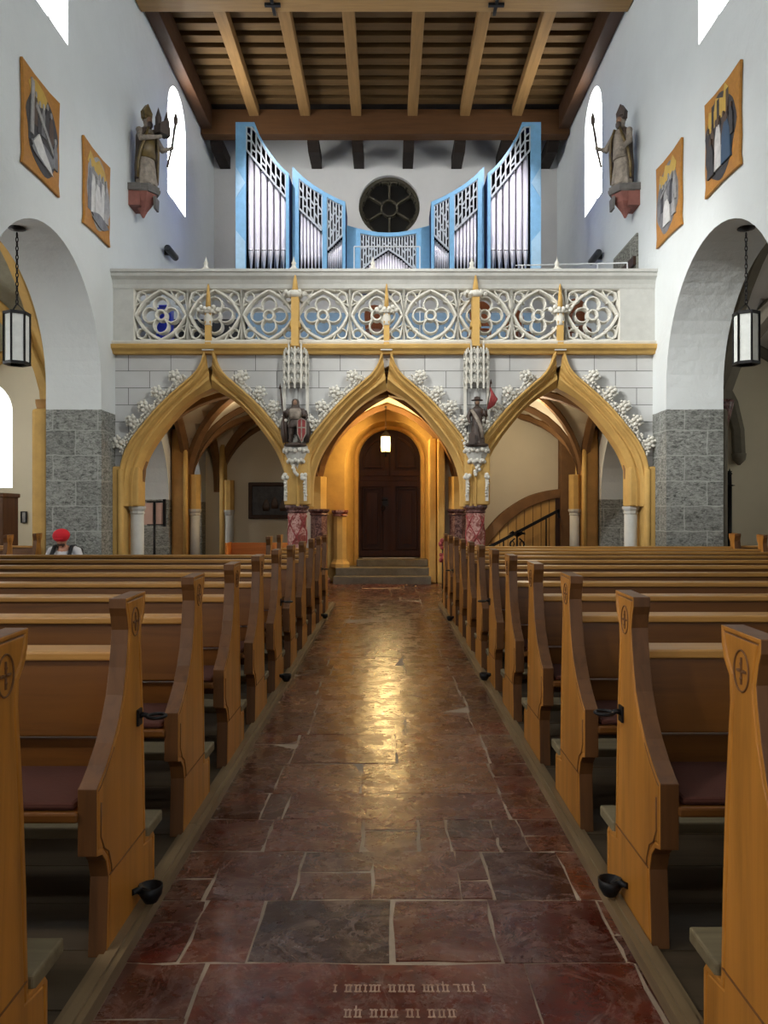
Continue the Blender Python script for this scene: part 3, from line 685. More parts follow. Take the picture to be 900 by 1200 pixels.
# ------------------------------------------------------------------ gallery balustrade
PY = ARC - .1
bal = thing('gallery_balustrade', 'white stone gallery balustrade with pierced flowing tracery and ochre string course', 'balustrade', (0, PY, 4.3))
def rel(x, y, z): return (x, y - PY, z - 4.3)
xa, xb = XL - .06, XR + .02
b = B(); prof = [(-.02, .22), (-.02, -.14), (-.005, -.17), (.035, -.17), (.05, -.14), (.05, .22)]
b.prism([[(-.17, 1.43), (-.17, 1.385), (-.14, 1.37), (-.13, 1.32), (-.07, 1.27), (-.04, 1.2), (-.03, 1.13), (.3, 1.13), (.3, 1.43)]], xa, xb, YZ); b.build('cornice', 'grey_stone', bal)
b = B(); b.prism([[(-.08, .15), (-.1, .19), (-.1, .21), (-.02, .23), (.3, .23), (.3, .15)]], XL, XR, YZ); b.build('ledge', 'white_stone', bal)
b = B(); b.prism([[(-.03, .0), (-.06, .04), (-.12, .08), (-.14, .13), (-.14, .15), (.3, .15), (.3, 0)]], XL, XR, YZ); b.build('string_course', 'ochre', bal)
for x0, x1 in ((XL, -4.42), (4.02, XR)): B().box(x0, x1, -.02, .2, .23, 1.13).build('end_panel', 'grey_stone', bal)
def tracery(variant):
    b = B(); W, H = .47, .45
    def pr(w, d0=-.03, d1=.13): return [(-w, d1), (-w, d0 + .05), (-w * .45, d0), (w * .45, d0), (w, d0 + .05), (w, d1)]
    for s in (-1, 1): b.sweep([(s * W, -H), (s * W, H)], pr(.03))
    b.sweep([(-W, H + .0), (W, H + .0)], pr(.03)); b.sweep([(-W, -H), (W, -H)], pr(.03))
    m = 1 if variant == 0 else -1
    A = lambda cx, cz, r, a0, a1, n=10: [(cx + r * math.cos(math.radians(a0 + (a1 - a0) * i / n)), cz + r * math.sin(math.radians(a0 + (a1 - a0) * i / n))) for i in range(n + 1)]
    # curved lozenge
    L, T, Rr, Bo = (-.44, .0 * m), (m * .0, .43), (.44, 0), (0, -.43)
    def bow(p, q, k):
        dx, dz = q[0] - p[0], q[1] - p[1]; return [(p[0] + dx * t + dz * k * math.sin(PI * t), p[1] + dz * t - dx * k * math.sin(PI * t)) for t in [i / 10 for i in range(11)]]
    for p, q in ((L, T), (T, Rr), (Rr, Bo), (Bo, L)): b.sweep(bow(p, q, -.10 if variant == 0 else -.12), pr(.03))
    # central quatrefoil
    b.sweep(circ(0, 0, .085, 18), pr(.026), True)
    for k in range(4):
        a = k * PI / 2; b.sweep(A(.185 * math.cos(a), .185 * math.sin(a), .125, math.degrees(a) - 145, math.degrees(a) + 145, 14), pr(.018))
    # mouchettes in the corners
    for sx in (-1, 1):
        for sz in (-1, 1):
            b.sweep(circ(sx * .335, sz * .315, .08, 14), pr(.016, 0), True)
            b.sweep([(sx * .46, sz * .10), (sx * .43, sz * .27), (sx * .40, sz * .385), (sx * .31, sz * .42), (sx * .10, sz * .44)], pr(.02, -.01))
            flip = sx * sz * m
            if flip > 0: b.sweep(spline([(sx * .17, sz * .43), (sx * .22, sz * .34), (sx * .27, sz * .27), (sx * .25, sz * .2)], 3), pr(.014, .0))
            else: b.sweep(spline([(sx * .45, sz * .16), (sx * .36, sz * .21), (sx * .28, sz * .22), (sx * .22, sz * .25)], 3), pr(.014, .0))
    return b.mesh('tracery_panel', 'white_stone')
TR = [tracery(0), tracery(1)]
for k in range(9):
    o = bpy.data.objects.new('tracery_panel', TR[k % 2]); COL.objects.link(o); o.parent = bal; o.location = (-4.42 + .9378 * (k + .5), .02, .68); o.scale = (.9378 / .94, 1, 1)
for k, px in enumerate((241, 344, 437, 553, 653)):
    x = (px - CX) * 13.55 / F
    b = B(); b.lathe([(.1, 0), (.09, .03), (.05, .05), (.03, .1), (.045, .13), (.02, .17), (.002, .25)], 8, (x, -.04, 1.43)); b.build('knob', 'white_stone', bal)
# ochre posts over the two columns with leaf heads
for x in (-1.6, 1.5):
    b = B(); b.box(x - .062, x + .062, -.2, -.0, .1, 1.02); b.lathe([(.13, 0), (.12, .1), (.085, .14)], 4, (x, -.1, .42), rot=PI / 4); b.lathe([(.075, 0), (.045, .2), (.002, .36)], 4, (x, -.12, 1.02), rot=PI / 4); b.build('post', 'ochre', bal)
    b = B(); b.lathe([(.1, -.06), (.16, .0), (.12, .05)], 8, (x, -.12, 1.0))
    for k in range(12):
        a = k * PI / 6; b.ball((x + .17 * math.cos(a), -.12 + .11 * math.sin(a), 1.01 + .02 * math.sin(4 * a)), .04, 6)
    b.build('leaf_head', 'white_stone', bal)

# ------------------------------------------------------------------ canopies, statues and corbels on the two pier fronts
def canopy(x, label):
    t = thing('statue_canopy', label, 'canopy', (x, ARC - .1, 3.68), group='carved statue canopies')
    b = B(); rr = lambda a: .2 if True else 0
    b.lathe([(.15, .12), (.17, .2), (.15, .7), (.05, .74)], 8, rot=PI / 8, smooth=False, ey=.8); b.build('core', 'grey_stone', t)
    b = B()
    for k in range(7):
        a = PI + k * PI / 6; px, py = .21 * math.cos(a), .17 * math.sin(a)
        b.bar((px, py, 0), (px, py, .74), .028, .028); b.lathe([(.024, 0), (.002, .09)], 4, (px, py, .74))
        if k < 6:
            a2 = PI + (k + 1) * PI / 6; qx, qy = .21 * math.cos(a2), .17 * math.sin(a2)
            for j in range(4):
                z = .02 + j * .17
                b.tube([(px, py, z + .02), ((px + qx) / 2 * 1.08, (py + qy) / 2 * 1.08, z + .15), (qx, qy, z + .02)], .013, 4); b.tube([(px, py, z + .17), ((px + qx) / 2, (py + qy) / 2, z + .08), (qx, qy, z + .17)], .011, 4)
                b.ball(((px + qx) / 2 * 1.1, (py + qy) / 2 * 1.1, z + .155), .02, 5)
    b.build('pierced_gables', 'white_stone', t)
    b = B(); b.lathe([(.05, .7), (.07, .76), (.02, .8), (.002, .86)], 6, (0, -.06, 0)); b.build('crown_knob', 'ochre', t)
    [B().bar((q, -.02, -.62), (q, -.02, .05), .035, .05).build('niche_shaft', 'white_stone', t) for q in (-.2, .2)]; return t
canopy(-1.6, 'white pierced stone canopy over the dark knight statue with shield'); canopy(1.53, 'white pierced stone canopy over the statue with the red banner')
def corbel(x, label):
    t = thing('statue_corbel', label, 'corbel', (x, ARC - .1, 2.55), group='carved statue corbels')
    B().lathe([(.03, -.35), (.08, -.2), (.14, -.1), (.19, .0), (.22, .1), (.22, .15)], 8, rot=PI / 8, smooth=False, ey=.8).build('bracket', 'grey_stone', t)
    b = B()
    for k in range(9):
        a = PI + k * PI / 8; b.ball((.2 * math.cos(a), .17 * math.sin(a), .06 + .02 * (k % 2)), .042, 6); 
    b.build('leaf_wreath', 'white_stone', t); b = B()
    for k in range(9): a = PI + k * PI / 8; b.ball((.14 * math.cos(a), .12 * math.sin(a), -.1 - .02 * (k % 2)), .04, 6)
    b.build('lower_leaf_wreath', 'white_stone', t); b = B()
    for k in range(6): b.ball((R.uniform(-.04, .04), -.1, -.2 - .03 * k), .034, 6)
    b.build('leaf_drop', 'white_stone', t)
    for s in (-1, 1):
        q = B(); bx = s * .17; q.bar((bx, -.09, -.8), (bx, -.09, -.38), .05, .05)
        for k in range(6): q.ball((bx + R.uniform(-.06, .06), -.12, -.40 + R.uniform(-.03, .05)), .04, 6)
        for k in range(5): q.ball((bx + R.uniform(-.02, .02), -.13, -.5 - .05 * k), .024, 5)
        q.build('leaf_pinnacle', 'white_stone', t)
    return t
corbel(-1.6, 'white leaf carved corbel carrying the dark knight statue'); corbel(1.53, 'white leaf carved corbel carrying the statue with the red banner')

def figure(b, h=1.0, lean=0, armL=None, armR=None, hem=.17, pleats=9):
    """robed standing body facing -y, h tall, melted into one skin afterwards"""
    k = h
    b.lathe([(hem * k, 0), (hem * .97 * k, .1 * k), (.125 * k, .35 * k), (.105 * k, .52 * k), (.12 * k, .62 * k), (.135 * k, .72 * k), (.125 * k, .78 * k), (.06 * k, .825 * k), (.04 * k, .86 * k)], 36, ey=.72, pleat=lambda a, z: .09 * math.sin(pleats * a + 2 * math.sin(z * 5 / k)) * max(0, 1 - z / (.6 * k)))
    b.ball((0, -.012 * k, .915 * k), .062 * k, 12, (.86, 1, 1.22)); b.ball((0, -.075 * k, .908 * k), .014 * k, 6, (.8, 1, 1.5)); b.ball((0, -.058 * k, .872 * k), .026 * k, 8)
    for s in (-1, 1):
        b.ball((s * .055 * k, -.005 * k, .91 * k), .014 * k, 6, (.6, 1, 1.4)); b.ball((s * .05 * k, -.09 * k, .0 * k + .015 * k), .04 * k, 8, (1, 1.7, .6))
    for s, arm in ((-1, armL), (1, armR)):
        sh = (s * .125 * k, 0, .765 * k); el, ha = arm
        b.tube([sh, tuple(c * k for c in el), tuple(c * k for c in ha)], [.05 * k, .045 * k, .028 * k], 8); b.ball(tuple(c * k for c in ha), .03 * k, 8)
        hx, hy, hz = (c * k for c in ha)
        for f in range(4): b.tube([(hx + s * .01 * k, hy - .02 * k, hz + (.018 - .012 * f) * k), (hx - s * .012 * k, hy - .04 * k, hz + (.016 - .012 * f) * k)], .008 * k, 5)
        b.tube([(hx, hy, hz + .02 * k), (hx - s * .01 * k, hy - .02 * k, hz + .04 * k)], .009 * k, 5)
# knight with lance and cross shield
t = thing('knight_statue', 'small dark wooden knight statue with lance and cross shield under white canopy', 'statue', (-1.6, ARC - .2, 2.71))
b = B()
b.lathe([(.125, .30), (.13, .34), (.10, .42), (.085, .47), (.105, .54), (.12, .6), (.1, .64), (.045, .67), (.036, .69)], 24, ey=.75, pleat=lambda a, z: .1 * math.sin(10 * a) * (1 if z < .42 else 0))
for s in (-1, 1):
    b.tube([(s * .055, 0, .36), (s * .07, -.02, .19), (s * .075, .0, .05)], [.06, .045, .034], 8); b.ball((s * .08, -.05, .03), .034, 8, (.9, 1.9, .8)); b.ball((s * .07, -.035, .19), .04, 6)
    b.tube([(s * .11, 0, .61), (s * .17, -.03, .5), (s * .17, -.12, .5 if s > 0 else .55)], [.05, .042, .03], 8); b.ball((s * .17, -.13, .5 if s > 0 else .55), .03, 8)
b.ball((0, -.012, .73), .052, 12, (.86, 1, 1.22)); b.ball((0, -.062, .725), .012, 6, (.8, 1, 1.5))
remeshed(b, 'body', 'statue_dark', t, .009, 1)
b = B(); b.ball((0, -.035, .728), .042, 10, (.85, .8, 1.2)); b.ball((0, -.07, .724), .01, 6, (.8, 1, 1.6)); b.build('face', 'skin_wood', t)
b = B(); b.lathe([(.11, .44), (.115, .52), (.122, .58), (.1, .625)], 20, (0, -.012, 0), ey=.76); b.build('breastplate', 'statue_cream', t)
b = B(); b.lathe([(.105, .6), (.085, .64), (.068, .69), (.066, .75), (.05, .79), (.002, .805)], 14, (0, .018, 0), ey=.95); b.build('hood', 'statue_dark', t)
b = B(); b.tube([(-.15, .05, .6), (-.19, .04, .4), (-.2, .03, .2), (-.17, .03, .05)], [.04, .06, .06, .05], 8); b.tube([(.15, .05, .6), (.19, .05, .4), (.2, .04, .2), (.18, .04, .05)], [.04, .06, .06, .05], 8); b.box(-.18, .18, .06, .1, .05, .58); b.build('cloak', 'statue_dark', t)
b = B(); b.tube([(-.155, -.1, .0), (-.2, -.08, .55), (-.25, -.05, .98)], .011, 6); b.lathe([(.022, 0), (.002, .1)], 6, (-.255, -.05, .96)); b.build('lance', 'dark_wood', t)
b = B(); sh = [(.06, .4), (.12, .44), (.2, .4), (.2, .18), (.13, .03), (.06, .18)]; b.prism([sh], -.2, -.17, XZ); o = b.build('shield', 'banner', t, .008)
b = B(); b.box(.118, .138, -.206, -.198, .08, .42); b.box(.07, .19, -.206, -.198, .27, .29); b.sweep(sh, [(-.008, -.21), (-.008, -.17), (.008, -.17), (.008, -.21)], True); b.build('shield_cross', 'statue_cream', o)
b = B(); b.ball((0, .0, 0), .2, 14, (1, .8, .25)); b.move(Matrix.Translation((0, .02, 0))); 
t2 = b.build('rock_base', 'statue_dark', t)
# saint with hat, banner and burning house
t = thing('banner_saint_statue', 'small dark wooden saint statue with round hat and furled red banner', 'statue', (1.53, ARC - .2, 2.71))
b = B(); figure(b, .80, armL=((-.2, -.05, .6), (-.17, -.14, .48)), armR=((.19, -.06, .62), (.16, -.12, .66))); remeshed(b, 'body', 'statue_dark', t, .012)
b = B(); b.lathe([(.098, .765), (.104, .775), (.056, .79), (.05, .825), (.002, .84)], 14, (0, -.01, 0)); b.build('hat', 'statue_dark', t)
b = B(); b.ball((0, -.04, .73), .04, 10, (.85, .8, 1.2)); b.ball((0, -.075, .726), .01, 6, (.8, 1, 1.6)); b.build('face', 'skin_wood', t); b = B(); b.tube([(-.1, -.07, .6), (-.02, -.115, .45), (.05, -.13, .3), (.08, -.13, .12)], [.03, .035, .035, .03], 6); b.build('cloak_fold', 'statue_cream', t)
b = B(); b.tube([(.12, -.12, .35), (.17, -.13, .7), (.22, -.12, 1.06)], .01, 6); b.lathe([(.02, 0), (.002, .08)], 6, (.222, -.12, 1.04)); b.build('banner_pole', 'dark_wood', t)
b = B()
for k in range(5): b.tube([(.21 + .01 * k, -.12, .97 - .02 * k), (.25 + .014 * k, -.14 + .02 * (k % 2), .85 - .02 * k), (.17 + .022 * k, -.13, .6 + .015 * k)], [.012, .034, .02], 6)
b.build('banner', 'banner', t)
b = B(); b.box(-.16, -.06, -.2, -.1, .0, .16); b.prism([[(-.17, .16), (-.05, .16), (-.11, .23)]], -.2, -.1, XZ); b.build('little_house', 'statue_dark', t)
B().ball((0, .02, 0), .2, 14, (1, .8, .25)).build('rock_base', 'statue_dark', t)

# ------------------------------------------------------------------ bishops on wall consoles
def bishop(side):
    x = (XL + .27) if side < 0 else (XR - .27); zr = PI / 2 if side < 0 else -PI / 2; st = 1 if side < 0 else -1
    where = 'left' if side < 0 else 'right'
    t = thing('bishop_statue', 'weathered bishop statue with gilded mitre, carrying a towered church model and a staff' if side < 0 else 'weathered bishop statue with dark mitre and gilded cope edges, holding a staff, no church model', 'statue', (x, 14.62, 7.6), (0, 0, zr * .62))
    b = B()
    if side < 0: figure(b, 1.34, armR=((.2, -.1, .56), (.27, -.2, .6)), armL=((-.19, -.1, .6), (.06, -.2, .68)), hem=.16, pleats=11)
    else: figure(b, 1.34, armL=((-.2, -.1, .56), (-.27, -.2, .6)), armR=((.19, -.08, .56), (.15, -.18, .45)), hem=.16, pleats=11)
    remeshed(b, 'body', 'statue_cream', t, .016)
    b = B(); n = 26; lo = [(.23, .1), (.235, .4), (.215, .7), (.21, .92), (.18, 1.04), (.09, 1.1)]
    rings = []
    for r, z in lo:
        gap = 1.35 if z < .7 else .9 if z < 1 else .45
        ring = []
        for k in range(n + 1):
            a = -PI / 2 + gap + (2 * PI - 2 * gap) * k / n; rr = r * (1 + .05 * math.sin(9 * a) * (1 if z < .9 else .2)); ring.append(b.bm.verts.new((rr * math.cos(a), rr * math.sin(a) * .8, z)))
        rings.append(ring)
    for A, Q in zip(rings, rings[1:]):
        for k in range(n): b._f([A[k], A[k + 1], Q[k + 1], Q[k]], True)
    o = b.build('cope', 'statue_dark', t); sd = o.modifiers.new('t', 'SOLIDIFY'); sd.thickness = .03
    b = B()
    for s in (-1, 1): b.tube([(s * .06, -.13, 1.07), (s * .13, -.15, .9), (s * .2, -.09, .66), (s * .225, -.04, .4), (s * .225, -.03, .12)], [.022, .026, .026, .03, .022], 6)
    b.build('gilded_border', 'statue_gold', t)
    b = B(); b.ball((0, -.085, 1.225), .066, 10, (.85, .7, 1.15)); b.ball((0, -.13, 1.215), .016, 6, (.8, 1, 1.6)); b.build('face', 'skin_wood', t); b = B(); b.ball((0, -.1, 1.14), .062, 8, (1, .7, 1.2)); b.build('beard', 'statue_dark', t)
    b = B(); b.lathe([(.165, .1), (.155, .35), (.15, .55)], 24, (0, -.03, .42), ey=.72, pleat=lambda a, z: .06 * math.sin(12 * a)); b.build('dalmatic', 'statue_gold' if side < 0 else 'statue_cream', t)
    b = B(); m = [(-.085, 1.27), (.085, 1.27), (.1, 1.4), (.0, 1.55), (-.1, 1.4)]
    for s in (-1, 1):
        b.prism([m], s * .03 - .018, s * .03 + .018, XZ)
    b.lathe([(.088, 1.25), (.092, 1.33)], 14, ey=.85); b.build('mitre', 'statue_gold' if side < 0 else 'statue_dark', t)
    b = B(); sx = .27 * 1.34 * st; b.tube([(sx * .75, -.26, .42), (sx, -.27, .82), (sx * 1.22, -.28, 1.28)], .021, 6); b.lathe([(.02, 0), (.04, .05), (.045, .12), (.02, .2), (.002, .26)], 6, (sx * 1.24, -.28, 1.27)); b.build('staff', 'statue_dark', t)
    if side < 0:
        b = B(); b.box(.02, .26, -.36, -.18, .96, 1.12); b.prism([[(.02, 1.12), (.26, 1.12), (.14, 1.22)]], -.36, -.18, XZ)
        for qx in (.05, .24): b.box(qx - .04, qx + .04, -.31, -.23, .96, 1.26); b.lathe([(.055, 0), (.002, .18)], 4, (qx, -.27, 1.26), rot=PI / 4)
        b.build('church_model', 'statue_dark', t)
    c = thing('statue_console', f'red and grey carved wall console under the bishop statue {"with the church model" if side < 0 else "without the church model"}', 'console', (x, 14.62, 7.6), (0, 0, zr), group='bishop statue consoles')
    b = B(); b.lathe([(.02, -.56), (.07, -.46), (.2, -.3), (.26, -.12)], 6, rot=PI / 6, smooth=False, c=(0, .06, 0)); b.box(-.22, .22, .06, .27, -.4, -.1); b.build('bowl', 'console_red', c)
    b = B(); b.lathe([(.27, -.14), (.29, -.1), (.29, -.06), (.27, -.05), (.27, -.005)], 6, rot=PI / 6, smooth=False, c=(0, .03, 0)); b.box(-.26, .26, .04, .27, -.13, -.005); b.build('moulded_top', 'console_grey', c)
    b = B(); b.prism([[(-.1, -.42), (.1, -.42), (.13, -.2), (-.13, -.2)]], -.2, -.16, XZ); b.build('shield_plate', 'console_grey', c)
bishop(-1); bishop(1)

# ------------------------------------------------------------------ painted station boards on the nave walls
def station(side, yc, z0, label, style):
    d = 1 if side < 0 else -1; x = (XL if side < 0 else XR) + d * .008
    t = thing('painted_picture', label, 'picture', (x, yc, z0))
    w, h = .58, 1.36
    edge = [(-w, 0), (-w * .55, .012), (0, .02), (w * .55, .012), (w, 0), (w - .015, .05), (w - .04, .15), (w - .02, .4), (w - .035, .75), (w - .02, 1.1), (w - .01, 1.24), (w, h), (w * .4, h - .03), (-w * .4, h - .03), (-w, h), (-w + .01, 1.24), (-w + .02, 1.1), (-w + .035, .75), (-w + .02, .4), (-w + .04, .15), (-w + .015, .05)]
    yz = lambda u, v, q: (d * q, u * d, v)    # u runs to the viewer's right
    # on the left wall the viewer's right is +y, on the right wall it is -y
    yz = (lambda u, v, q: (d * q, u if side < 0 else -u, v))
    o = B().prism([edge], 0, .04, yz).build('board', 'board_pine', t, .006)
    mats = ['p_black', 'p_gold', 'p_grey', 'p_white', 'p_blue', 'p_brown', 'p_silver']
    b = B(); q = [.041]
    def patch(poly, m):
        poly = [(u * 1.13, .68 + (v - .68) * 1.09) for u, v in poly]
        b.mi = mats.index(m); b.prism([poly], .036, q[0] + .002, yz); q[0] += .0012
    blob = lambda cx, cz, rx, rz, n, amp, ph=0: [(cx + rx * (1 + amp * math.sin(5 * a + ph) + amp * .6 * math.sin(9 * a + ph * 2)) * math.cos(a), cz + rz * (1 + amp * math.sin(4 * a + ph)) * math.sin(a)) for a in [i * 2 * PI / n for i in range(n)]]
    def fig(x, z, w, h, m, head='p_brown'):
        patch([(x - w, z), (x + w, z), (x + w * .8, z + h * .6), (x + w * .35, z + h * .82), (x - w * .35, z + h * .82), (x - w * .8, z + h * .6)], m); patch([(x + w * .38 * math.cos(a), z + h * .9 + h * .1 * math.sin(a)) for a in [i * PI / 4 for i in range(8)]], head)
    rr = random.Random(style * 7 + 1)
    if style == 0:      # entombment-like group, dark
        patch(blob(0, .66, .42, .52, 40, .05), 'p_black'); patch(blob(-.12, 1.08, .24, .13, 20, .08), 'p_gold')
        for k in range(6): fig(-.28 + .1 * k, .62 + .04 * math.sin(k * 2), .07, .42, ('p_black', 'p_brown', 'p_black', 'p_grey', 'p_black', 'p_brown')[k], 'p_silver')
        patch([(-.34, .5), (-.26, .5), (-.24, 1.16), (-.31, 1.18)], 'p_silver'); patch([(-.2, .88), (.28, .48), (.3, .54), (-.18, .95)], 'p_silver')
        patch(blob(-.0, .38, .33, .12, 20, .09, 1), 'p_grey'); patch([(-.28, .42), (-.12, .58), (.05, .42), (.2, .3), (.26, .22), (.05, .26), (-.15, .32)], 'p_white')
        fig(.33, .34, .07, .4, 'p_grey', 'p_silver')
    elif style == 1:    # silvery
        patch(blob(.02, .68, .44, .52, 40, .05, 2), 'p_silver'); patch([(-.4, 1.0), (-.3, 1.2), (-.1, 1.1), (.05, 1.2), (.25, 1.12), (.36, .98), (.0, .96)], 'p_gold')
        for k in range(6): fig(-.3 + .12 * k, .3 + .1 * rr.random(), .09, .56 + .2 * rr.random(), ('p_grey', 'p_white', 'p_silver', 'p_grey', 'p_white', 'p_silver')[k], 'p_silver')
        fig(-.03, .28, .13, .62, 'p_white', 'p_silver'); patch(blob(.05, .28, .3, .09, 18, .1, 1), 'p_grey')
    elif style == 2:    # white robed figure before a dark crowd
        patch(blob(-.04, .66, .44, .53, 40, .05, 1), 'p_black'); patch([(-.4, .82), (-.36, 1.12), (-.2, 1.06), (-.16, 1.2), (.06, 1.1), (.1, 1.26), (.22, 1.14), (.2, .9)], 'p_gold')
        for x in (-.28, -.12, .14): patch([(x, .72), (x + .07, .72), (x + .07, 1.15), (x, 1.15)], 'p_black' if x < .1 else 'p_brown')
        for k in range(7): fig(-.36 + .11 * k, .52, .06, .4, ('p_black', 'p_brown', 'p_black')[k % 3], 'p_brown')
        fig(-.06, .26, .1, .66, 'p_white', 'p_brown'); fig(.17, .26, .13, .6, 'p_blue', 'p_brown'); fig(-.27, .24, .1, .5, 'p_black', 'p_brown')
    else:               # grey group, white kneeling figure
        patch(blob(-.02, .66, .43, .5, 40, .06, 3), 'p_grey'); patch([(-.38, .9), (-.33, 1.12), (-.18, 1.04), (-.1, 1.18), (.08, 1.1), (.2, 1.2), (.34, 1.04), (.3, .94)], 'p_gold')
        for k in range(6): fig(-.32 + .12 * k, .5 + .08 * rr.random(), .08, .42, ('p_grey', 'p_black', 'p_silver')[k % 3], 'p_silver')
        patch([(-.25, .72), (.2, .92), (.22, .96), (-.25, .77)], 'p_silver'); fig(-.02, .26, .14, .44, 'p_white', 'p_silver'); fig(.26, .3, .07, .3, 'p_silver', 'p_silver')
    b.build('painting', mats, t)
station(-1, 10.72, 6.07, 'dark painted wooden board with slanting pale cross, above the left hanging lantern', 0)
station(-1, 12.77, 6.05, 'silvery grey painted wooden board beside the left bishop statue', 1)
station(1, 10.78, 6.07, 'dark painted wooden board with white and blue robed figures, above the right lantern', 2)
station(1, 12.84, 6.05, 'grey painted wooden board with white kneeling figure beside the right bishop statue', 3)

# ------------------------------------------------------------------ hanging lanterns in the nave arches
def lantern(x, label):
    t = thing('hanging_lantern', label, 'lantern', (x, 11.1, 5.565), group='iron lanterns in the nave arches')
    b = B(); b.lathe([(.02, -.04), (.12, -.015), (.12, 0)], 14); b.build('ceiling_plate', 'iron', t)
    b = B(); k = 0; z = -.06
    while z > -1.02:
        q = [(.017 * math.cos(a) * (k % 2), .017 * math.cos(a) * (1 - k % 2), z - .042 + .04 * math.sin(a)) for a in [i * PI / 4 for i in range(8)]]
        b.tube(q, .0075, 5, True); z -= .063; k += 1
    for s in range(3):
        a = s * 2 * PI / 3 + .5; b.tube([(0, 0, z), (.07 * math.cos(a), .07 * math.sin(a), z - .07), (.13 * math.cos(a), .13 * math.sin(a), z - .13)], .008, 5)
    b.build('chain', 'iron', t)
    z1 = z - .13; z0 = z1 - .74; rg = .165
    b = B(); hexa = lambda r: [(r * math.cos(PI / 6 + i * PI / 3), r * math.sin(PI / 6 + i * PI / 3)) for i in range(6)]
    b.prism([hexa(rg + .02), hexa(rg - .03)], z1 - .04, z1, XY); b.prism([hexa(rg + .02), hexa(rg - .03)], z0, z0 + .04, XY)
    for p, q in zip(hexa(rg + .005), hexa(rg + .005)): b.bar((p[0], p[1], z0), (p[0], p[1], z1), .022, .022)
    for i in range(3): p = hexa(rg)[i]; q = hexa(rg)[i + 3]; b.bar((p[0], p[1], z1 - .02), (q[0], q[1], z1 - .02), .015, .015)
    b.build('iron_frame', 'iron', t)
    H = hexa(rg - .008)
    for i in range(6):
        p, q = H[i], H[(i + 1) % 6]; B().bar((p[0], p[1], (z0 + z1) / 2), (q[0], q[1], (z0 + z1) / 2), .006, z1 - z0 - .06).build('glass_pane', 'glass_frost', t)
lantern(-5.25, 'black iron lantern with frosted panes on a long chain in the left nave arch'); lantern(5.06, 'black iron lantern with frosted panes on a long chain in the right nave arch')
t = thing('porch_lantern', 'small glowing lantern hanging in front of the dark door', 'lantern', (P(452, 0, 17.3)[0], 17.3, 3.9))
b = B(); b.tube([(0, 0, 0), (0, 0, -.55)], .008, 6); b.lathe([(.03, -.02), (.03, 0)], 8); b.build('hanging_rod', 'iron', t)
b = B(); h4 = [(.105, .06), (0, .12), (-.105, .06), (-.105, -.06), (0, -.12), (.105, -.06)]
for p in h4: b.bar((p[0], p[1], -1.0), (p[0], p[1], -.66), .014, .014)
b.prism([h4], -1.02, -1.0, XY); b.lathe([(.125, -.66), (.12, -.64), (.04, -.56), (.01, -.53)], 6, smooth=False, rot=PI / 6); b.lathe([(.01, -1.12), (.03, -1.07), (.02, -1.02)], 6); b.build('iron_frame', 'iron', t)
b = B(); b.prism([[(x * .9, y * .9) for x, y in h4]], -.99, -.67, XY); b.build('glowing_glass', 'lamp', t)

# ------------------------------------------------------------------ organ
OD = 17.0
def ox(px): return (px - 454) * OD / F
def oz(py): return EYE + (CY - py) * OD / F
organ = thing('pipe_organ', 'pale blue pipe organ with silver pipes in five stepped cases on the gallery', 'organ', (0, 0, 0))
def lerp(a, b, t): return a + (b - a) * t
def curve_at(c, x):
    for (xa, za), (xb_, zb) in zip(c, c[1:]):
        if xa <= x <= xb_: return lerp(za, zb, (x - xa) / max(xb_ - xa, 1e-6))
    return c[0][1] if x < c[0][0] else c[-1][1]
def case(m, outline, holes, y, depth, name):
    """m=1 as drawn (left half of the photo), m=-1 mirrored; pixel outlines"""
    f = lambda L: [(m * ox(px), oz(py)) for px, py in L]
    b = B(); b.prism([f(outline)] + [f(h) for h in holes], y, y + .08, XZ); o = b.build(name, 'blue', organ, 0)
    b = B(); Lo = f(outline); va = [b.bm.verts.new((x, y + .08, z)) for x, z in Lo]; vb = [b.bm.verts.new((x, y + depth, z)) for x, z in Lo]
    for i in range(len(Lo)): b._f([va[i], va[(i + 1) % len(Lo)], vb[(i + 1) % len(Lo)], vb[i]])
    b._f(vb); b.build('case_side', 'blue_shaded', o)  # case sides: their shadow is put into the darker blue
    b = B(); L2 = [(x, z) for x, z in Lo]; cx = sum(p[0] for p in L2) / len(L2)
    b.prism([[(cx + (x - cx) * .97, z - .03) for x, z in L2]], y + .45, y + .48, XZ); b.build('inner_shade_sheet', 'black', o)  # black sheet that paints the shade inside the organ case
    return o
def pipes(o, m, xs, top, foot_top, foot_bot, r, y):
    for px in xs:
        x = m * ox(px); zt = oz(curve_at(top, px)) - .02 + r * .5; zf, zb = oz(foot_top), oz(foot_bot); rr = r * OD / F if r > 1 else r
        b = B(); b.lathe([(rr * .22, zb), (rr * .98, zf), (rr, zf + .005), (rr, zf + rr * .5), (rr * .93, zf + rr * .6), (rr, zf + rr * 1.6), (rr, zt)], 14, (x, y, 0)); b.build('organ_pipe', 'pipe', o)
        b = B(); b.box(x - rr * .75, x + rr * .75, y - rr * 1.04, y - rr * .8, zf + rr * .3, zf + rr * .55); b.build('pipe_mouth', 'dark_steel', o) if rr > .05 else b.bm.free()
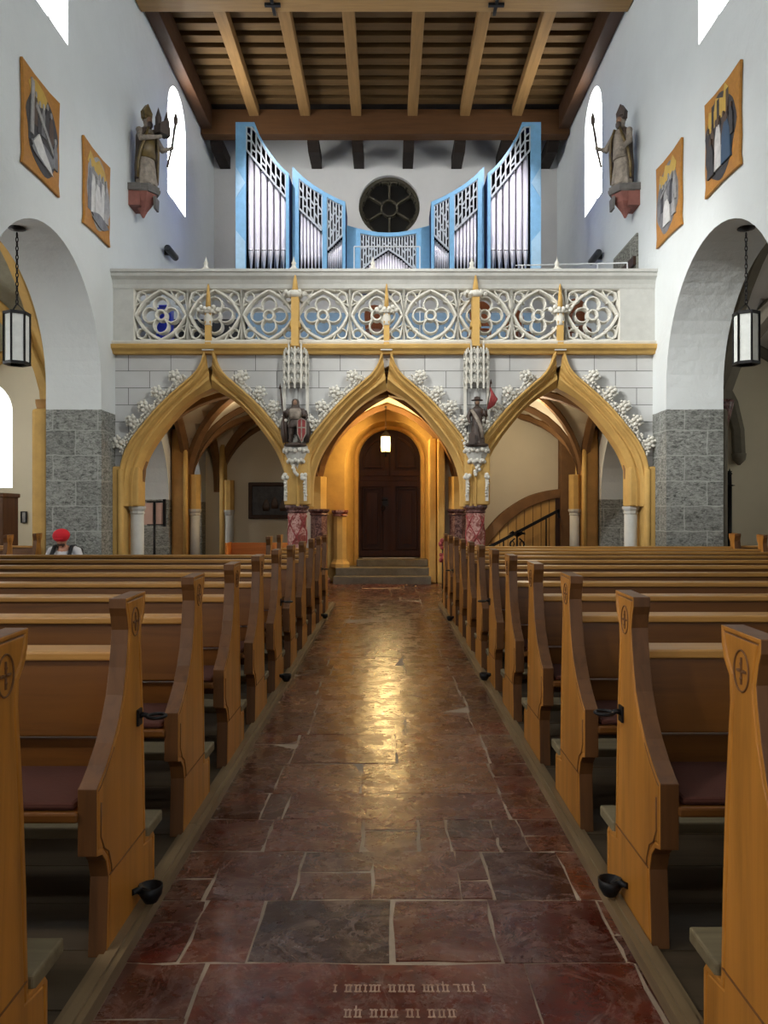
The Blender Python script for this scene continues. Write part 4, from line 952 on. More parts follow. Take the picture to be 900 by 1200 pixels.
def grille(o, m, x0, x1, top, low, n, y, w=1.0, diag=True):
    f = lambda px, py: (m * ox(px), y, oz(py)); b = B()
    xs = [lerp(x0, x1, i / n) for i in range(n + 1)]
    for i, px in enumerate(xs): b.bar(f(px, curve_at(top, px)), f(px, curve_at(low, px)), .03 * w, .03)
    for i in range(n):
        xa, xb_ = xs[i], xs[i + 1]; hh = curve_at(low, xa) - curve_at(top, xa); k = max(2, int(hh / 9))
        b.bar(f(xa, curve_at(low, xa)), f(xb_, curve_at(low, xb_)), .05, .035); b.bar(f(xa, curve_at(top, xa)), f(xb_, curve_at(top, xb_)), .035, .035)
        if diag:
            for j in range(1, k):
                t = j / k + (.12 if i % 2 else -.08); za = lerp(curve_at(top, xa), curve_at(low, xa), t); zb = lerp(curve_at(top, xb_), curve_at(low, xb_), t + (.09 if j % 2 else -.09)); b.bar(f(xa, za), f(xb_, zb), .028, .028)
    b.build('case_grille', 'organ_grille', o)
for m in (1, -1):
    tc = [(297, 143), (303, 158), (311.5, 173), (321.5, 187), (330, 196.5), (337.5, 203)]
    tin = [(287, 147.5), (296, 148), (302, 161), (310.5, 176), (320.5, 190.5), (329, 200), (334, 204.5)]
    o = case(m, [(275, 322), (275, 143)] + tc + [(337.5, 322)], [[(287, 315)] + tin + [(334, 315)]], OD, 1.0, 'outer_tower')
    low = [(287, 174), (334, 231)]
    grille(o, m, 287.5, 333.5, tin, low, 8, OD + .04, 1.3)
    pipes(o, m, [292 + 7.7 * i for i in range(6)], low, 293, 315, .06, OD + .14)
    pipes(o, m, [295.9 + 7.7 * i for i in range(5)], low, 288, 315, .026, OD + .26)
    b = B(); q = lambda px, py: (m * ox(px), oz(py))
    b.prism([[q(275.6, 270), q(286.4, 283), q(286.4, 321), q(275.6, 321)]], OD - .008, OD + .01, XZ); b.build('pale_shape', 'blue_light', o); b = B(); b.prism([[q(275.6, 196), q(286.4, 214), q(275.6, 232)]], OD - .008, OD + .01, XZ); b.build('pale_shape', 'blue_light', o)  # paler blue shapes on the tower's outer edge
    tc = [(340, 189), (352, 201), (365, 211), (378, 219), (391, 226), (403, 231)]
    y2 = OD + .25
    ta = [(347.5, 203), (352, 207), (365, 216.5), (375.5, 222.5)]; tb = [(381, 225.5), (391, 231), (399.5, 235)]
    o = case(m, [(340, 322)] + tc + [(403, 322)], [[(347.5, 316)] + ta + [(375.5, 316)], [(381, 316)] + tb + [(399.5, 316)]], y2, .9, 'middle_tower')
    la = [(347.5, 238), (375.5, 265)]; lb = [(381, 288), (399.5, 270)]
    grille(o, m, 348, 375, ta, la, 6, y2 + .04, .9); grille(o, m, 381.5, 399, tb, lb, 5, y2 + .04, .8)
    pipes(o, m, [350 + 4.25 * i for i in range(7)], la, 294, 315, .033, y2 + .12)
    pipes(o, m, [382.5 + 2.2 * i for i in range(8)], [(381, 291), (399.5, 273)], 294, 315, .019, y2 + .1)
tc = [(404, 254)] + [(404 + 12.5 * i, 254 + 9 * math.sin(PI * i / 8)) for i in range(1, 8)] + [(504, 254)]
ti = [(420, 263.5), (437, 266.5), (454, 267.5), (471, 266.5), (488, 263.5)]
y3 = OD + .5
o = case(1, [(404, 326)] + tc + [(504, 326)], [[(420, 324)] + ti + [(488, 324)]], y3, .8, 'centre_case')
low = [(420, 309), (437, 293), (454, 282), (471, 293), (488, 309)]
grille(o, 1, 420.5, 487.5, ti, low, 20, y3 + .04, 1.0)
pipes(o, 1, [421.8 + 3.22 * i for i in range(21)], [(a, c + 2) for a, c in low], 318, 326, .027, y3 + .1)
B().box(ox(275), -ox(275), OD + .05, OD + 1.6, 4.5, 5.9).build('organ_base', 'grey_blue', organ)

# gallery: rails, spotlights, seats, exposed stone
def rail(name, label, pts, posts, r=.012):
    t = thing(name, label, 'railing', (0, 0, 0)); B().tube(pts, r, 6, smooth=False).build('top_bar', 'white_paint', t)
    for p in posts: B().bar(p, (p[0], p[1], 4.5), .02, .02).build('upright', 'white_paint', t)
z = P(0, 309, 15)[2]
p = [P(604, 311, 14.6), P(700, 309, 14.6), P(735, 308, 14.2)]; rail('gallery_handrail', 'thin white metal handrail on the gallery in front of the right wall', p, [P(612, 311, 14.6), p[1], p[2]])
p = [P(415, 289, 15.6), P(492, 289, 15.6)]; rail('gallery_guard_rail', 'thin white metal guard rail in front of the centre organ pipes', p, p)
def spot(side):
    x, y, z = (XL + .14, 16.75, P(0, 296, 16.75)[2]) if side < 0 else (XR - .14, 17.0, P(0, 301, 17.0)[2])
    t = thing('wall_spotlight', f'dark grey tubular spotlight on the wall below the {"left" if side < 0 else "right"} gallery window', 'spotlight', (x, y, z), group='gallery spotlights')
    B().lathe([(.07, -.34), (.075, -.32), (.075, .28), (.05, .34)], 14).move(Matrix.Rotation(PI / 2, 4, 'X')).build('housing', 'dark_steel', t)
    b = B(); b.box(*sorted((-side * -.14, -side * -.06)), -.04, .04, -.05, .05); b.bar((0, 0, .0), (side * .13, 0, 0), .03, .03); b.build('wall_bracket', 'iron', t)
    B().lathe([(.062, -.345), (.062, -.338)], 12).move(Matrix.Rotation(PI / 2, 4, 'X')).build('lens', 'glass_frost', t)
spot(-1); spot(1)
b = B(); b.prism([[(14.5, 4.5), (16.0, 4.5), (16.0, 6.72), (14.5, 6.72)]], XR - .035, XR + .002, YZ); tag(b.build('exposed_masonry', 'masonry'), 'rectangle of bare grey stonework in the white wall above the gallery', 'stonework')
b = B(); b.bar((XR - .06, 14.52, 6.22), (XR - .06, 16.0, 6.22), .06, .16); tag(b.build('timber_bar', 'dark_wood'), 'dark timber bar across the bare stonework above the gallery', 'timber')
def chair(x, y, rz, label):
    t = thing('gallery_chair', label, 'chair', (x, y, 4.5), (0, 0, rz), group='wooden chairs on the gallery')
    B().box(-.2, .2, -.2, .2, .42, .46).build('seat', 'terracotta', t, .01); b = B(); b.prism([arc(0, .76, .2, 0, PI, 10) + [(-.18, .5), (.18, .5)]], .17, .2, XZ); b.build('backrest', 'terracotta', t)
    for sx in (-1, 1):
        for sy in (-1, 1): B().bar((sx * .17, sy * .17, 0), (sx * .19, sy * .19, .42), .03, .03).build('leg', 'terracotta', t)
for k, (x, y) in enumerate(((-.2, 14.6), (1.7, 14.7), (3.5, 14.5), (2.5, 14.9))): chair(x, y, (.3, PI, 2.6, .4)[k], 'reddish wooden chair glimpsed through the balustrade tracery')
t = thing('blue_music_case', 'bright blue case standing on the gallery behind the leftmost tracery', 'case', (P(190, 0, 15)[0], 15.0, 4.5))
B().box(-.09, .2, -.12, .12, .0, .95).build('case_body', 'blue_plastic', t, .03); B().box(-.04, .12, -.1, .1, .95, 1.0).build('case_lid', 'blue_plastic', t, .01)
t = thing('gallery_cupboard', 'black cupboard behind the leftmost tracery on the gallery', 'cupboard', (-3.9, 16.0, 4.5))
B().box(-.75, 1.0, -.2, .2, 0, .95).build('body', 'black', t, .01); B().box(-.74, .12, -.22, -.2, .03, .92).build('door', 'dark_steel', t); B().box(.14, .98, -.22, -.2, .03, .92).build('door', 'dark_steel', t)
# ------------------------------------------------------------------ pews
PROF = [(0, 1.17), (-.004, 1.12), (-.02, 1.08), (-.05, 1.045), (-.055, .98), (-.04, .85), (-.025, .7), (-.012, .5), (0, .22), (.10, .21), (.115, .19), (.115, 0), (-.42, 0), (-.405, .2), (-.4, .26), (-.42, .32), (-.455, .355), (-.505, .37), (-.505, .585), (-.475, .6), (-.42, .636), (-.355, .69), (-.3, .755), (-.255, .83), (-.225, .92), (-.208, 1.0), (-.2, 1.05), (-.212, 1.1), (-.225, 1.13), (-.225, 1.165)]
def pew_end(s):
    """end board; aisle face at x=0, board lies on side s"""
    b = B(); b.prism([PROF], 0, s * .062, YZ); bmesh.ops.recalc_face_normals(b.bm, faces=b.bm.faces)
    b.bm.faces.ensure_lookup_table()
    f = [q for q in b.bm.faces if len(q.verts) > 20 and abs(q.calc_center_median().x) < .001]
    bmesh.ops.inset_region(b.bm, faces=f, thickness=.017, depth=0); bmesh.ops.inset_region(b.bm, faces=f, thickness=.005, depth=-.006); bmesh.ops.inset_region(b.bm, faces=f, thickness=.004, depth=.005)
    b.bm.normal_update()
    for q in b.bm.faces:       # darker oak on front edges and upper tops
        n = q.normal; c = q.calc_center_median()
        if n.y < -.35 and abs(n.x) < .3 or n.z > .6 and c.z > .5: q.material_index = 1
    return b.mesh('end_panel', ['oak_z', 'oak_dark'])
def emblem(s):
    b = B(); y, z = -.122, 1.07
    b.tube([(-s * .0002, y + .040 * math.cos(a), z + .052 * math.sin(a)) for a in [i * PI / 14 for i in range(28)]], .0026, 5, True)
    for dy, dz in ((0, .034), (0, -.034), (.025, 0), (-.025, 0)):
        b.bar((-s * .0005, y + dy * .12, z + dz * .12), (-s * .0005, y + dy, z + dz), .006, .004, (1, 0, 0)); b.ball((-s * .0002, y + dy * .55, z + dz * .55), .005, 5)
    return b.mesh('carved_emblem', 'engrave')
def joint(s):
    b = B(); b.bar((-s * .0004, -.392, .262), (-s * .0004, -.012, .262), .004, .004)
    b.tube([(-s * .0003, y, z) for y, z in ((-.468, .53), (-.47, .42), (-.44, .372), (-.40, .345), (-.375, .29), (-.37, .262))], .0028, 5)
    return b.mesh('incised_line', 'engrave')
JL = {s: joint(s) for s in (-1, 1)}
PE = {s: pew_end(s) for s in (-1, 1)}; EM = {s: emblem(s) for s in (-1, 1)}
def link(name, me, parent, loc=(0, 0, 0), bevel=0):
    o = bpy.data.objects.new(name, me); COL.objects.link(o); o.parent = parent; o.location = loc
    if bevel: md = o.modifiers.new('edge', 'BEVEL'); md.width = bevel; md.segments = 2; md.limit_method = 'ANGLE'; md.angle_limit = .7
    return o
def make_pew(s, L, label, group):
    t = thing('church_pew', label, 'pew', group=group)
    e = link('end_panel', PE[s], t, (0, 0, 0), .005); link('carved_emblem', EM[s], e); link('incised_line', JL[s], e)
    link('end_panel', PE[s], t, (s * (L - .06), 0, 0), .005)
    X = lambda a, c: sorted((s * a, s * c)); x0, x1 = X(.05, L - .05)
    xc = (x0 + x1) / 2
    def brd(name, mat, y0, y1, z0, z1, bev=.006, a=.058, c=None, tilt=0):
        x0, x1 = X(a, c or L - .058); b = B(); b.box(x0, x1, y0, y1, z0, z1)
        if tilt:
            for v in b.bm.verts: v.co.y += tilt * (v.co.z - z0)
        return b.build(name, mat, t, bev)
    brd('backrest_board', 'oak_x', -.155, -.115, .655, .93, .006, tilt=.12)
    brd('lower_back_board', 'oak_x', -.115, -.085, .36, .64)
    brd('top_ledge', 'oak_top', -.145, .015, .928, .962, .008)
    brd('seat', 'oak_x', -.515, -.09, .478, .512, .008)
    o = brd('seat_cushion', 'cushion', -.50, -.11, .513, .538, .012, a=.075)
    k = B(); kx0, kx1 = X(.0, L - .02); k.box(kx0, kx1, .03, .225, .205, .25); k.build('kneeler', 'grey_wood', t, .008)
    k = B(); x = .75
    while x < L - .2: a, c = X(x, x + .05); k.box(a, c, -.10, .20, .0, .205); k.box(a, c, -.42, -.09, .40, .478); k.box(a, c, -.11, -.05, 0, .62); x += 1.5
    if len(k.bm.verts): k.build('support_bracket', 'oak_z', t)
    else: k.bm.free()
    return t
def ring_holder(t, s):
    b = B(); y, z = -.09, .71
    b.box(*sorted((-s * .008, 0)), y - .02, y + .025, z - .03, z + .03); b.tube([(0, y, z), (-s * .02, y, z + .01), (-s * .036, y, z + .005)], .01, 6)
    b.tube([(-s * (.068 + .034 * math.cos(a)), y + .034 * math.sin(a), z + .004) for a in [i * PI / 9 for i in range(18)]], .007, 6, True); b.build('umbrella_ring', 'iron', t)
    b = B(); y, z = -.10, .06; b.lathe([(.025, -.03), (.042, .0), (.045, .03), (.04, .03), (.034, .0)], 14, (-s * .05, y, z)); b.bar((0, y, z + .02), (-s * .04, y, z), .02, .03); b.tube([(0, y - .06, z + .03), (-s * .02, y - .03, z + .03), (-s * .03, y, z + .01)], .012, 6); b.build('drip_cup', 'iron', t)
NUM = ['first', 'second', 'third', 'fourth', 'fifth', 'sixth', 'seventh', 'eighth', 'ninth', 'tenth', 'eleventh', 'twelfth']
LD = [2.03, 3.01, 3.98, 4.95, 5.9, 6.87, 7.88, 8.9, 9.95, 11.0, 12.05]; RD = [2.09, 3.06, 4.04, 5.0, 5.97, 6.92, 7.88, 8.82, 9.78, 10.75, 11.7, 12.65]
for s, DD, xf, side in ((-1, LD, -.93, 'left'), (1, RD, .885, 'right')):
    grp = f'oak pews on the {side} of the aisle'; proto = {}
    for k, D in enumerate(DD):
        L = 3.7
        if s < 0 and k == 8: L = 4.68
        if s < 0 and k > 8: L = .75
        if s > 0 and k >= 8: L = 4.66
        holder = k % 4 == 1
        lb = f'oak pew {side} of the aisle, {NUM[k]} counted from the viewer'
        if holder: lb = lb.replace(' counted from the viewer', ' from the viewer') + ', iron umbrella ring'
        elif s < 0 and k > 8: lb = lb.replace('oak pew', 'very short oak pew')
        if (L, holder) in proto: t = dup(proto[L, holder], (xf, D, .04), lb)
        else:
            t = make_pew(s, L, lb, grp); t.location = (xf, D, .04); proto[L, holder] = t
            if holder: ring_holder(t, s)
# pews in the side aisles, seen through the nave arches
for s, xf, Ds in ((-1, -5.72, (12.0, 12.98)), (1, 5.68, (12.1, 13.0))):
    p = None
    for k, D in enumerate(Ds):
        lb = f'oak pew in the {"left" if s < 0 else "right"} side aisle beyond the nave arch, {"nearer" if k == 0 else "farther"} of two'
        if p: dup(p, (xf, D, .04), lb)
        else: p = make_pew(s, 3.0, lb, f'side aisle pews'); p.location = (xf, D, .04)
    struct(B().box(*sorted((xf - s * .3, xf + s * 3.2)), Ds[0] - .9, Ds[1] + .5, 0, .04).build('floor_platform_aisle', 'platform'))
t = thing('bench', 'varnished orange-brown wooden bench in front of the dark painting', 'bench', (-2.5, 15.6, 0))
for n, a in (('backrest', (-.62, .68, -.02, .02, .45, .96)), ('seat', (-.62, .68, -.45, 0, .42, .46)), ('side_panel', (-.65, -.61, -.47, .04, 0, .97)), ('side_panel', (.67, .71, -.47, .04, 0, .97))): B().box(*a).build(n, 'orange', t, .008)

# ------------------------------------------------------------------ things around the vestibule
y = 20.25; x0, _, z1 = P(301, 565, y); x1, _, z0 = P(352, 608, y)
t = thing('framed_painting', 'large dark painting in a heavy dark frame on the vestibule back wall', 'painting', ((x0 + x1) / 2, 20.48, (z0 + z1) / 2)); w, h = (x1 - x0) / 2 + .25, (z1 - z0) / 2
b = B(); b.prism([[(-w, -h), (w, -h), (w, h), (-w, h)], [(-w + .1, -h + .1), (w - .1, -h + .1), (w - .1, h - .1), (-w + .1, h - .1)]], -.08, -.01, XZ); b.build('picture_frame', 'dark_wood', t, .02)
b = B(); b.box(-w + .09, w - .09, -.04, -.02, -h + .09, h - .09); b.build('canvas', 'p_black', t)
b = B()
for k in range(4): b.lathe([(.08, -.02), (.1, .1), (.06, .22), (.002, .3)], 8, (-.35 + .22 * k, -.045, -.25 + .06 * (k % 2)), ey=.08)
b.build('painted_figures', 'p_brown', t)
t = thing('notice_stand', 'black pole stand holding a pink notice board in front of the bare stone plinth', 'notice stand', P(181, 0, 15.2)[:1] + (15.2, 0))
zt, zb = P(0, 588, 15.2)[2], P(0, 615, 15.2)[2]
b = B(); b.tube([(0, 0, .03), (0, 0, zt)], .026, 8); b.bar((-.14, 0, zt), (.2, 0, zt), .025, .025); b.bar((-.14, 0, zb), (.2, 0, zb), .025, .025); b.box(.17, .22, -.03, .02, zb - .03, zt + .05); b.build('pole', 'iron', t)
B().lathe([(.22, 0), (.2, .03), (.03, .05)], 16).build('base', 'iron', t); B().box(-.62 * .6, .17, .02, .04, zb, zt - .02).build('notice_board', 'notice', t)
# stair screen in the right-hand bay
y = 18.55; S = lambda px, py: (P(px, py, y)[0], P(px, py, y)[2])
t = thing('stair_screen', 'yellow slatted timber screen under a curved brown stone arch beside the stair', 'screen', (0, 0, 0))
outer = spline([S(563, 630), S(585, 604), (S(612, 585)), S(636, 576), S(664, 572)], 5); inner = spline([S(563, 652), S(585, 622), S(612, 599), S(636, 588), S(652, 584)], 5)
b = B(); b.prism([outer + [S(664, 583)] + inner[::-1]], y - .05, y + .2, XZ); b.build('stone_arch', 'ochre_dark', t, .02)
zin = lambda px: curve_at([(p[0], p[1]) for p in inner], S(px, 0)[0])
for k in range(9):
    pa, pb = 567 + 9.7 * k, 567 + 9.7 * k + 8.9
    if k == 8: pb = 652
    pts = [(S(pa, 0)[0], .0), (S(pb, 0)[0], .0), (S(pb, 0)[0], zin(pb)), (S(pa, 0)[0], zin(pa))]
    B().prism([pts], y + .04, y + .07, XZ).build('slat', 'slat', t)
B().prism([[(S(563, 0)[0], 0), (S(652, 0)[0], 0)] + [(p[0], p[1]) for p in inner[::-1]]], y + .08, y + .1, XZ).build('slat_gap_shade', 'dark_wood', t)  # dark sheet standing in for the shade between the slats
B().box(S(651, 0)[0], S(657, 0)[0], y - .02, y + .1, 0, S(0, 582)[1]).build('end_post', 'dark_wood', t)
tag(B().box(S(656, 0)[0], S(690, 0)[0], y - .1, y + .2, 0, 3.6).build('stair_pier', 'ochre_dark', None, .02), 'brown stone pier right of the slatted stair screen', 'pier')
y2 = 18.2; S2 = lambda px, py: P(px, py, y2)
t = thing('stair_handrail', 'black sloping iron handrail in front of the slatted stair screen', 'handrail', (0, 0, 0))
B().bar(S2(566, 645), S2(655, 598), .05, .07).build('rail_bar', 'iron', t); b = B(); b.bar(S2(654, 597), S2(655, 607), .05, .05); b.bar(S2(654, 600), P(654, 600, 18.5), .03, .03); b.build('end_bracket', 'iron', t)
for px, py in ((590, 632.5), (640, 606)): q = S2(px, py); B().bar(q, (q[0], q[1], 0), .03, .03).build('baluster', 'iron', t)
t = thing('iron_ornament', 'black wrought iron scroll ornament with leafy top beside the sloping handrail', 'ornament', S2(606, 0)[:2] + (0,))
b = B(); zc = S2(0, 640)[2]
for s in (-1, 1):
    b.tube([(s * (.05 + .11 * math.sin(a)), 0, zc - .1 + .28 * a / PI) for a in [i * PI / 10 for i in range(11)]], .018, 6); b.tube([(s * .12 + .05 * math.cos(a), 0, zc + .05 + .07 * math.sin(a)) for a in [i * PI / 6 for i in range(12)]], .014, 5, True)
b.tube([(0, 0, 0), (0, 0, zc + .25)], .02, 6); b.build('scrollwork', 'iron', t)
b = B()
for k in range(11): a = k * .7; b.tube([(0, 0, zc + .22), (.12 * math.cos(a), .1 * math.sin(a), zc + .3 + .02 * (k % 3)), (.2 * math.cos(a), .16 * math.sin(a), zc + .27 + .03 * (k % 2))], [.02, .03, .006], 5)
b.build('leaf_tuft', 'iron', t)
b = B()
for k in range(14): b.ball((.88 + R.uniform(-.02, .05), 13.02 + R.uniform(-.04, .04), .75 + R.uniform(0, .36)), R.uniform(.025, .045), 6)
t = thing('flower_garland', 'small dark red dried flower bunch on the farthest right pew end', 'flowers', (0, 0, 0)); b.build('blossom_cluster', 'rosette', t)
b = B(); b.tube([(.9, 13.02, .0), (.9, 13.02, 1.1)], .012, 6); b.build('stem', 'iron', t)

# ------------------------------------------------------------------ side aisles
q = lambda s: 1 if s > 0 else -1
for s in (-1, 1):
    x = (XLo if s < 0 else XRo); side = 'left' if s < 0 else 'right'
    t = thing('aisle_respond', f'{"ochre" if s < 0 else "grey"} wall shaft on the back of the {side} nave pier carrying the aisle vault', 'shaft', (x + s * .0, 13.4, 0), group='aisle vault shafts')
    B().box(*sorted((0, s * (.3 if s < 0 else .14))), -.25, .25, 0, 3.3).build('shaft', 'ochre' if s < 0 else 'rib_grey', t, .06)
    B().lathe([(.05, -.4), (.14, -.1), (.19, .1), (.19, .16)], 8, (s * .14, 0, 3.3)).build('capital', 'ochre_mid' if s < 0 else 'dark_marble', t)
t = thing('wall_corbel', 'dark pointed corbel ending a grey vault rib on the right aisle end wall', 'corbel', (P(867, 0, 20.3)[0], 20.35, P(0, 545, 20.3)[2]))
B().lathe([(.03, 0), (.17, .14), (.2, .3)], 6).build('bracket', 'rib_grey', t); b = B(); b.tube([(0, -.0, .25), (-.03, 0, .9), (-.2, -.02, 1.6), (-.55, -.1, 2.2)], .16, 6, smooth=False); b.build('rib_foot', 'rib_grey', t)
t = thing('carved_cupboard', 'brown carved wooden confessional with arched relief door against the left aisle wall', 'confessional', (-7.66, 14.6, 0))
B().box(-.55, .5, 0, .6, 0, 1.86).build('body', 'carved', t, .015); B().box(-.58, .53, -.04, .62, 1.84, 1.92).build('cornice', 'carved', t, .015)
b = B(); b.prism([[(-.42, .15), (.38, .15)] + arc(-.02, 1.3, .4, 0, PI, 14), [(-.34, .22), (.3, .22)] + arc(-.02, 1.3, .32, 0, PI, 14)], -.04, .0, XZ); b.prism([arc(-.02, 1.45, .1, 0, 2 * PI, 12)[:-1]], -.05, 0, XZ); b.prism([[(-.1, .9), (.06, .9), (.02, 1.4), (-.06, 1.4)]], -.05, 0, XZ); b.prism([[(-.3, .5), (-.02, .9), (.26, .5), (.2, .45), (-.02, .75), (-.24, .45)]], -.045, 0, XZ); b.build('relief_door', 'carved', t, .008)
x, y, z = P(26.5, 606, 20.4)
t = thing('small_frame', 'small thin black picture frame with pale sheet on the left aisle end wall', 'picture', (x, 20.47, z)); b = B(); w, h = .075, .15
b.prism([[(-w, -h), (w, -h), (w, h), (-w, h)], [(-w + .025, -h + .025), (w - .025, -h + .025), (w - .025, h - .025), (-w + .025, h - .025)]], -.03, .02, XZ); b.build('frame', 'iron', t); B().box(-w + .02, w - .02, -.0, .02, -h + .02, h - .02).build('sheet', 'p_silver', t)
t = thing('candle_pole', 'tall black processional pole with spired top beside the right nave pier', 'pole', P(855, 0, 13.75)[:1] + (13.75, 0)); zt = P(0, 549, 13.75)[2]; zm = P(0, 570, 13.75)[2]
B().lathe([(.16, 0), (.14, .05), (.05, .08)], 12).build('foot', 'iron', t); B().tube([(0, 0, .05), (0, 0, zm)], .042, 8).build('shaft', 'iron', t)
b = B(); b.lathe([(.04, 0), (.1, .015), (.04, .03), (.036, .2), (.05, .22), (.02, .27), (.002, .32)], 8, (0, 0, zm)); b.bar((-.04, 0, zt - .05), (.04, 0, zt - .05), .015, .015); b.build('spired_top', 'iron', t)
b = B()
for py in (570, 604): zz = P(0, py, 13.75)[2]; b.bar((-.02, .0, zz), (-.42, .0, zz), .02, .015)
b.build('wall_bracket', 'white_paint', t)

# ------------------------------------------------------------------ the seated visitor
px, py_ = -5.14, 12.5
t = thing('bench', 'low plain bench under the visitor with the red cap', 'bench', (px, py_ + .05, .0))
B().box(-.4, .4, -.16, .2, .40, .44).build('seat', 'oak_x', t, .006)
for sx in (-.34, .34): B().box(sx - .03, sx + .03, -.14, .18, 0, .40).build('leg', 'oak_z', t)
t = thing('person', 'seated person with a red cap, white shirt and dark backpack straps, head bowed', 'person', (px, py_, 0))
b = B()
b.tube([(0, .03, .5), (0, .02, .7), (0, -.02, .9), (0, -.07, 1.0)], [.15, .14, .15, .08], 12); b.tube([(0, -.07, .98), (0, -.12, 1.08)], .052, 10)
hd = Matrix.Rotation(.45, 3, 'X'); b.ball((0, -.15, 1.135), .1, 14, (.82, 1.0, 1.2), hd)
hp = lambda x, y, z: Vector((0, -.15, 1.135)) + hd @ Vector((x, y, z))
b.ball(hp(0, -.105, -.015), .018, 8, (.8, 1, 1.6), hd); b.ball(hp(0, -.07, -.085), .045, 8, (1, .8, .7), hd)
for s in (-1, 1):
    b.ball(hp(s * .085, .01, -.01), .026, 8, (.4, 1, 1.3)); b.ball(hp(s * .035, -.088, .022), .016, 6, (1, .6, .7), hd)
    b.tube([(s * .17, -.03, .95), (s * .27, -.06, .74), (s * .17, -.3, .62), (s * .06, -.42, .57)], [.06, .05, .042, .03], 10)
    b.ball((s * .045, -.45, .56), .042, 8, (.8, 1.2, .5))
    for f in range(4): b.tube([(s * .05 - s * .02 + s * .013 * f, -.48, .56), (s * .03 - s * .02 + s * .011 * f, -.53 + .006 * abs(f - 1), .545), (s * .02 - s * .02 + s * .01 * f, -.545 + .006 * abs(f - 1), .525)], [.0095, .009, .008], 6)
    b.tube([(s * .085, -.44, .565), (s * .105, -.475, .565), (s * .09, -.505, .56)], [.012, .011, .009], 6)
    b.tube([(s * .1, .02, .52), (s * .15, -.43, .52), (s * .15, -.40, .1)], [.085, .065, .042], 10); b.ball((s * .15, -.45, .06), .05, 8, (.9, 2.1, .75))
remeshed(b, 'body', 'skin', t, .011, 2)
b = B(); b.tube([(0, .03, .46), (0, .02, .7), (0, -.02, .88), (0, -.05, .97)], [.175, .165, .178, .10], 14)
for s in (-1, 1): b.tube([(s * .13, -.03, .955), (s * .19, -.035, .94), (s * .285, -.06, .74), (s * .2, -.26, .635)], [.075, .078, .066, .058], 10)
remeshed(b, 'shirt', 'white_cloth', t, .014, 3)
b = B()
for s in (-1, 1): b.tube([(s * .08, .03, .5), (s * .15, -.43, .525), (s * .15, -.40, .12)], [.105, .085, .065], 10)
b.ball((0, .03, .5), .15, 12, (1.2, 1, .7)); remeshed(b, 'trousers', 'trousers', t, .016, 2)
b = B()
for s in (-1, 1): b.ball((s * .15, -.46, .055), .056, 10, (.95, 2.2, .9))
b.build('shoes', 'strap', t)
b = B(); b.ball(hp(0, .012, .05), .118, 16, (1.12, 1.08, .88), hd); b.ball(hp(0, -.085, .05), .05, 10, (1.5, 1.0, .35), hd)
for k in range(5): b.tube([tuple(hp(.107 * math.cos(a) * .95, .012 + .115 * math.sin(a), .012 + .022 * k)) for a in [i * PI / 10 for i in range(20)]] if k < 1 else [tuple(hp((.128 - .009 * k) * math.cos(a), .012 + (.118 - .008 * k) * math.sin(a), .012 + .024 * k)) for a in [i * PI / 10 for i in range(20)]], .011, 6, True)
b.build('red_cap', 'red_cloth', t)
b = B(); b.ball(hp(0, -.055, -.075), .06, 10, (1, .8, .75), hd); b.build('beard', 'beard', t)
for s in (-1, 1):
    b = B(); b.tube([(s * .13, .12, .9), (s * .135, .04, 1.015), (s * .135, -.09, 1.01), (s * .14, -.19, .88), (s * .15, -.18, .7), (s * .16, -.05, .58)], .026, 8, sq=1.3); b.build('backpack_strap', 'strap', t)
B().box(-.17, .17, .17, .34, .5, .98).build('backpack', 'strap', t, .05, seg=3)

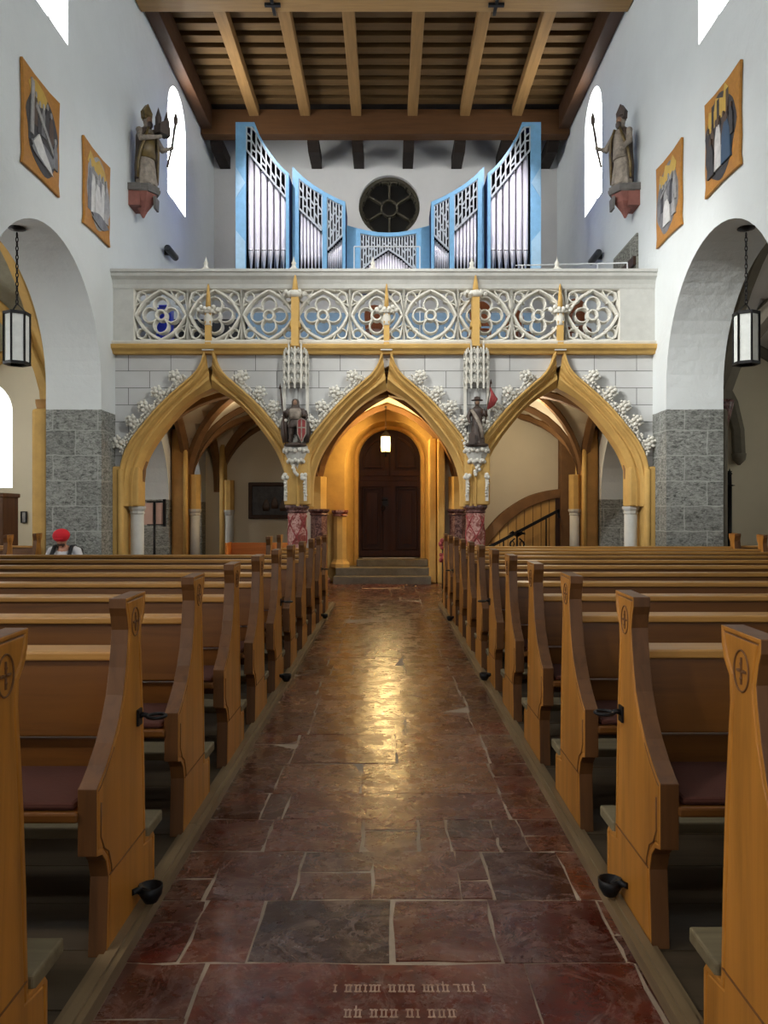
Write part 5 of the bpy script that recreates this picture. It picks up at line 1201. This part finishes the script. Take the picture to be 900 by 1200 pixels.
# ------------------------------------------------------------------ light and camera
w = bpy.data.worlds.new('sky'); SC.world = w; w.use_nodes = True
bg = w.node_tree.nodes['Background']; bg.inputs['Color'].default_value = (.95, .98, 1.0, 1); bg.inputs['Strength'].default_value = 1.6
def spotlamp(name, loc, target, energy, size, color, radius=.05, blend=.6):
    l = bpy.data.lights.new(name, 'SPOT'); l.energy = energy; l.spot_size = math.radians(size); l.spot_blend = blend; l.color = color; l.shadow_soft_size = radius
    o = bpy.data.objects.new(name, l); COL.objects.link(o); o.location = loc; o.rotation_euler = (Vector(target) - Vector(loc)).to_track_quat('-Z', 'Y').to_euler(); return o
spotlamp('organ_fill_spot', (-3.0, 14.9, 10.9), (-1.7, 17, 7.2), 650, 62, (1, .95, 1.0)); spotlamp('organ_fill_spot', (2.9, 14.9, 10.9), (1.6, 17, 7.2), 650, 62, (1, .95, 1.0))  # unseen spots added under the front beam to brighten the organ
spotlamp('nave_fill_spot', (-4.5, 5.2, 8.0), (3.2, 13.6, 3.9), 2200, 52, (1, .98, .93), .12, .8); spotlamp('nave_fill_spot', (4.35, 5.2, 8.0), (-2.6, 13.6, 3.9), 1500, 52, (1, .98, .93), .12, .8)  # unseen spots added high in the nave to brighten the arcade wall
def pointlamp(name, loc, energy, color, r=.12):
    l = bpy.data.lights.new(name, 'POINT'); l.energy = energy; l.color = color; l.shadow_soft_size = r
    o = bpy.data.objects.new(name, l); COL.objects.link(o); o.location = loc
pointlamp('porch_lamp', (-3.0, 16.2, 3.55), 32, (1, .8, .55)); pointlamp('porch_lamp', (2.9, 16.0, 3.55), 45, (1, .82, .58)); spotlamp('nave_fill_spot', (-4.6, .4, 4.2), (1.0, 4.6, .6), 420, 85, (1, .93, .82), .15, .8); pointlamp('stair_lamp', (3.1, 17.3, 3.2), 22, (1, .85, .62)); pointlamp('porch_lantern_lamp', (P(452, 0, 17.3)[0], 17.13, 3.08), 150, (1, .68, .28), .09)  # the nave spot here is added to brighten the right pew faces
spotlamp('nave_fill_spot', (-4.45, 7.4, 7.4), (4.62, 12.95, 4.3), 3000, 30, (1, .99, .96), .1, 1.0)  # unseen spot added for the bright patch on the right pier
cam = bpy.data.cameras.new('camera'); co = bpy.data.objects.new('camera', cam); COL.objects.link(co); SC.camera = co
co.location = (0, 0, EYE); co.rotation_euler = (PI / 2, 0, 0)
cam.sensor_fit = 'HORIZONTAL'; cam.sensor_width = 36; cam.lens = F / 900 * 36; cam.shift_x = -5 / 900; cam.shift_y = 4 / 900; cam.clip_start = .05
vs = SC.view_settings; vs.view_transform = 'Standard'; vs.look = 'None'; vs.gamma = 1; vs.use_curve_mapping = False; vs.exposure = 0.12
SC.cycles.use_denoising = True; SC.cycles.max_bounces = 8; SC.cycles.diffuse_bounces = 5; SC.cycles.caustics_reflective = False; SC.cycles.caustics_refractive = False; SC.cycles.sample_clamp_indirect = 6
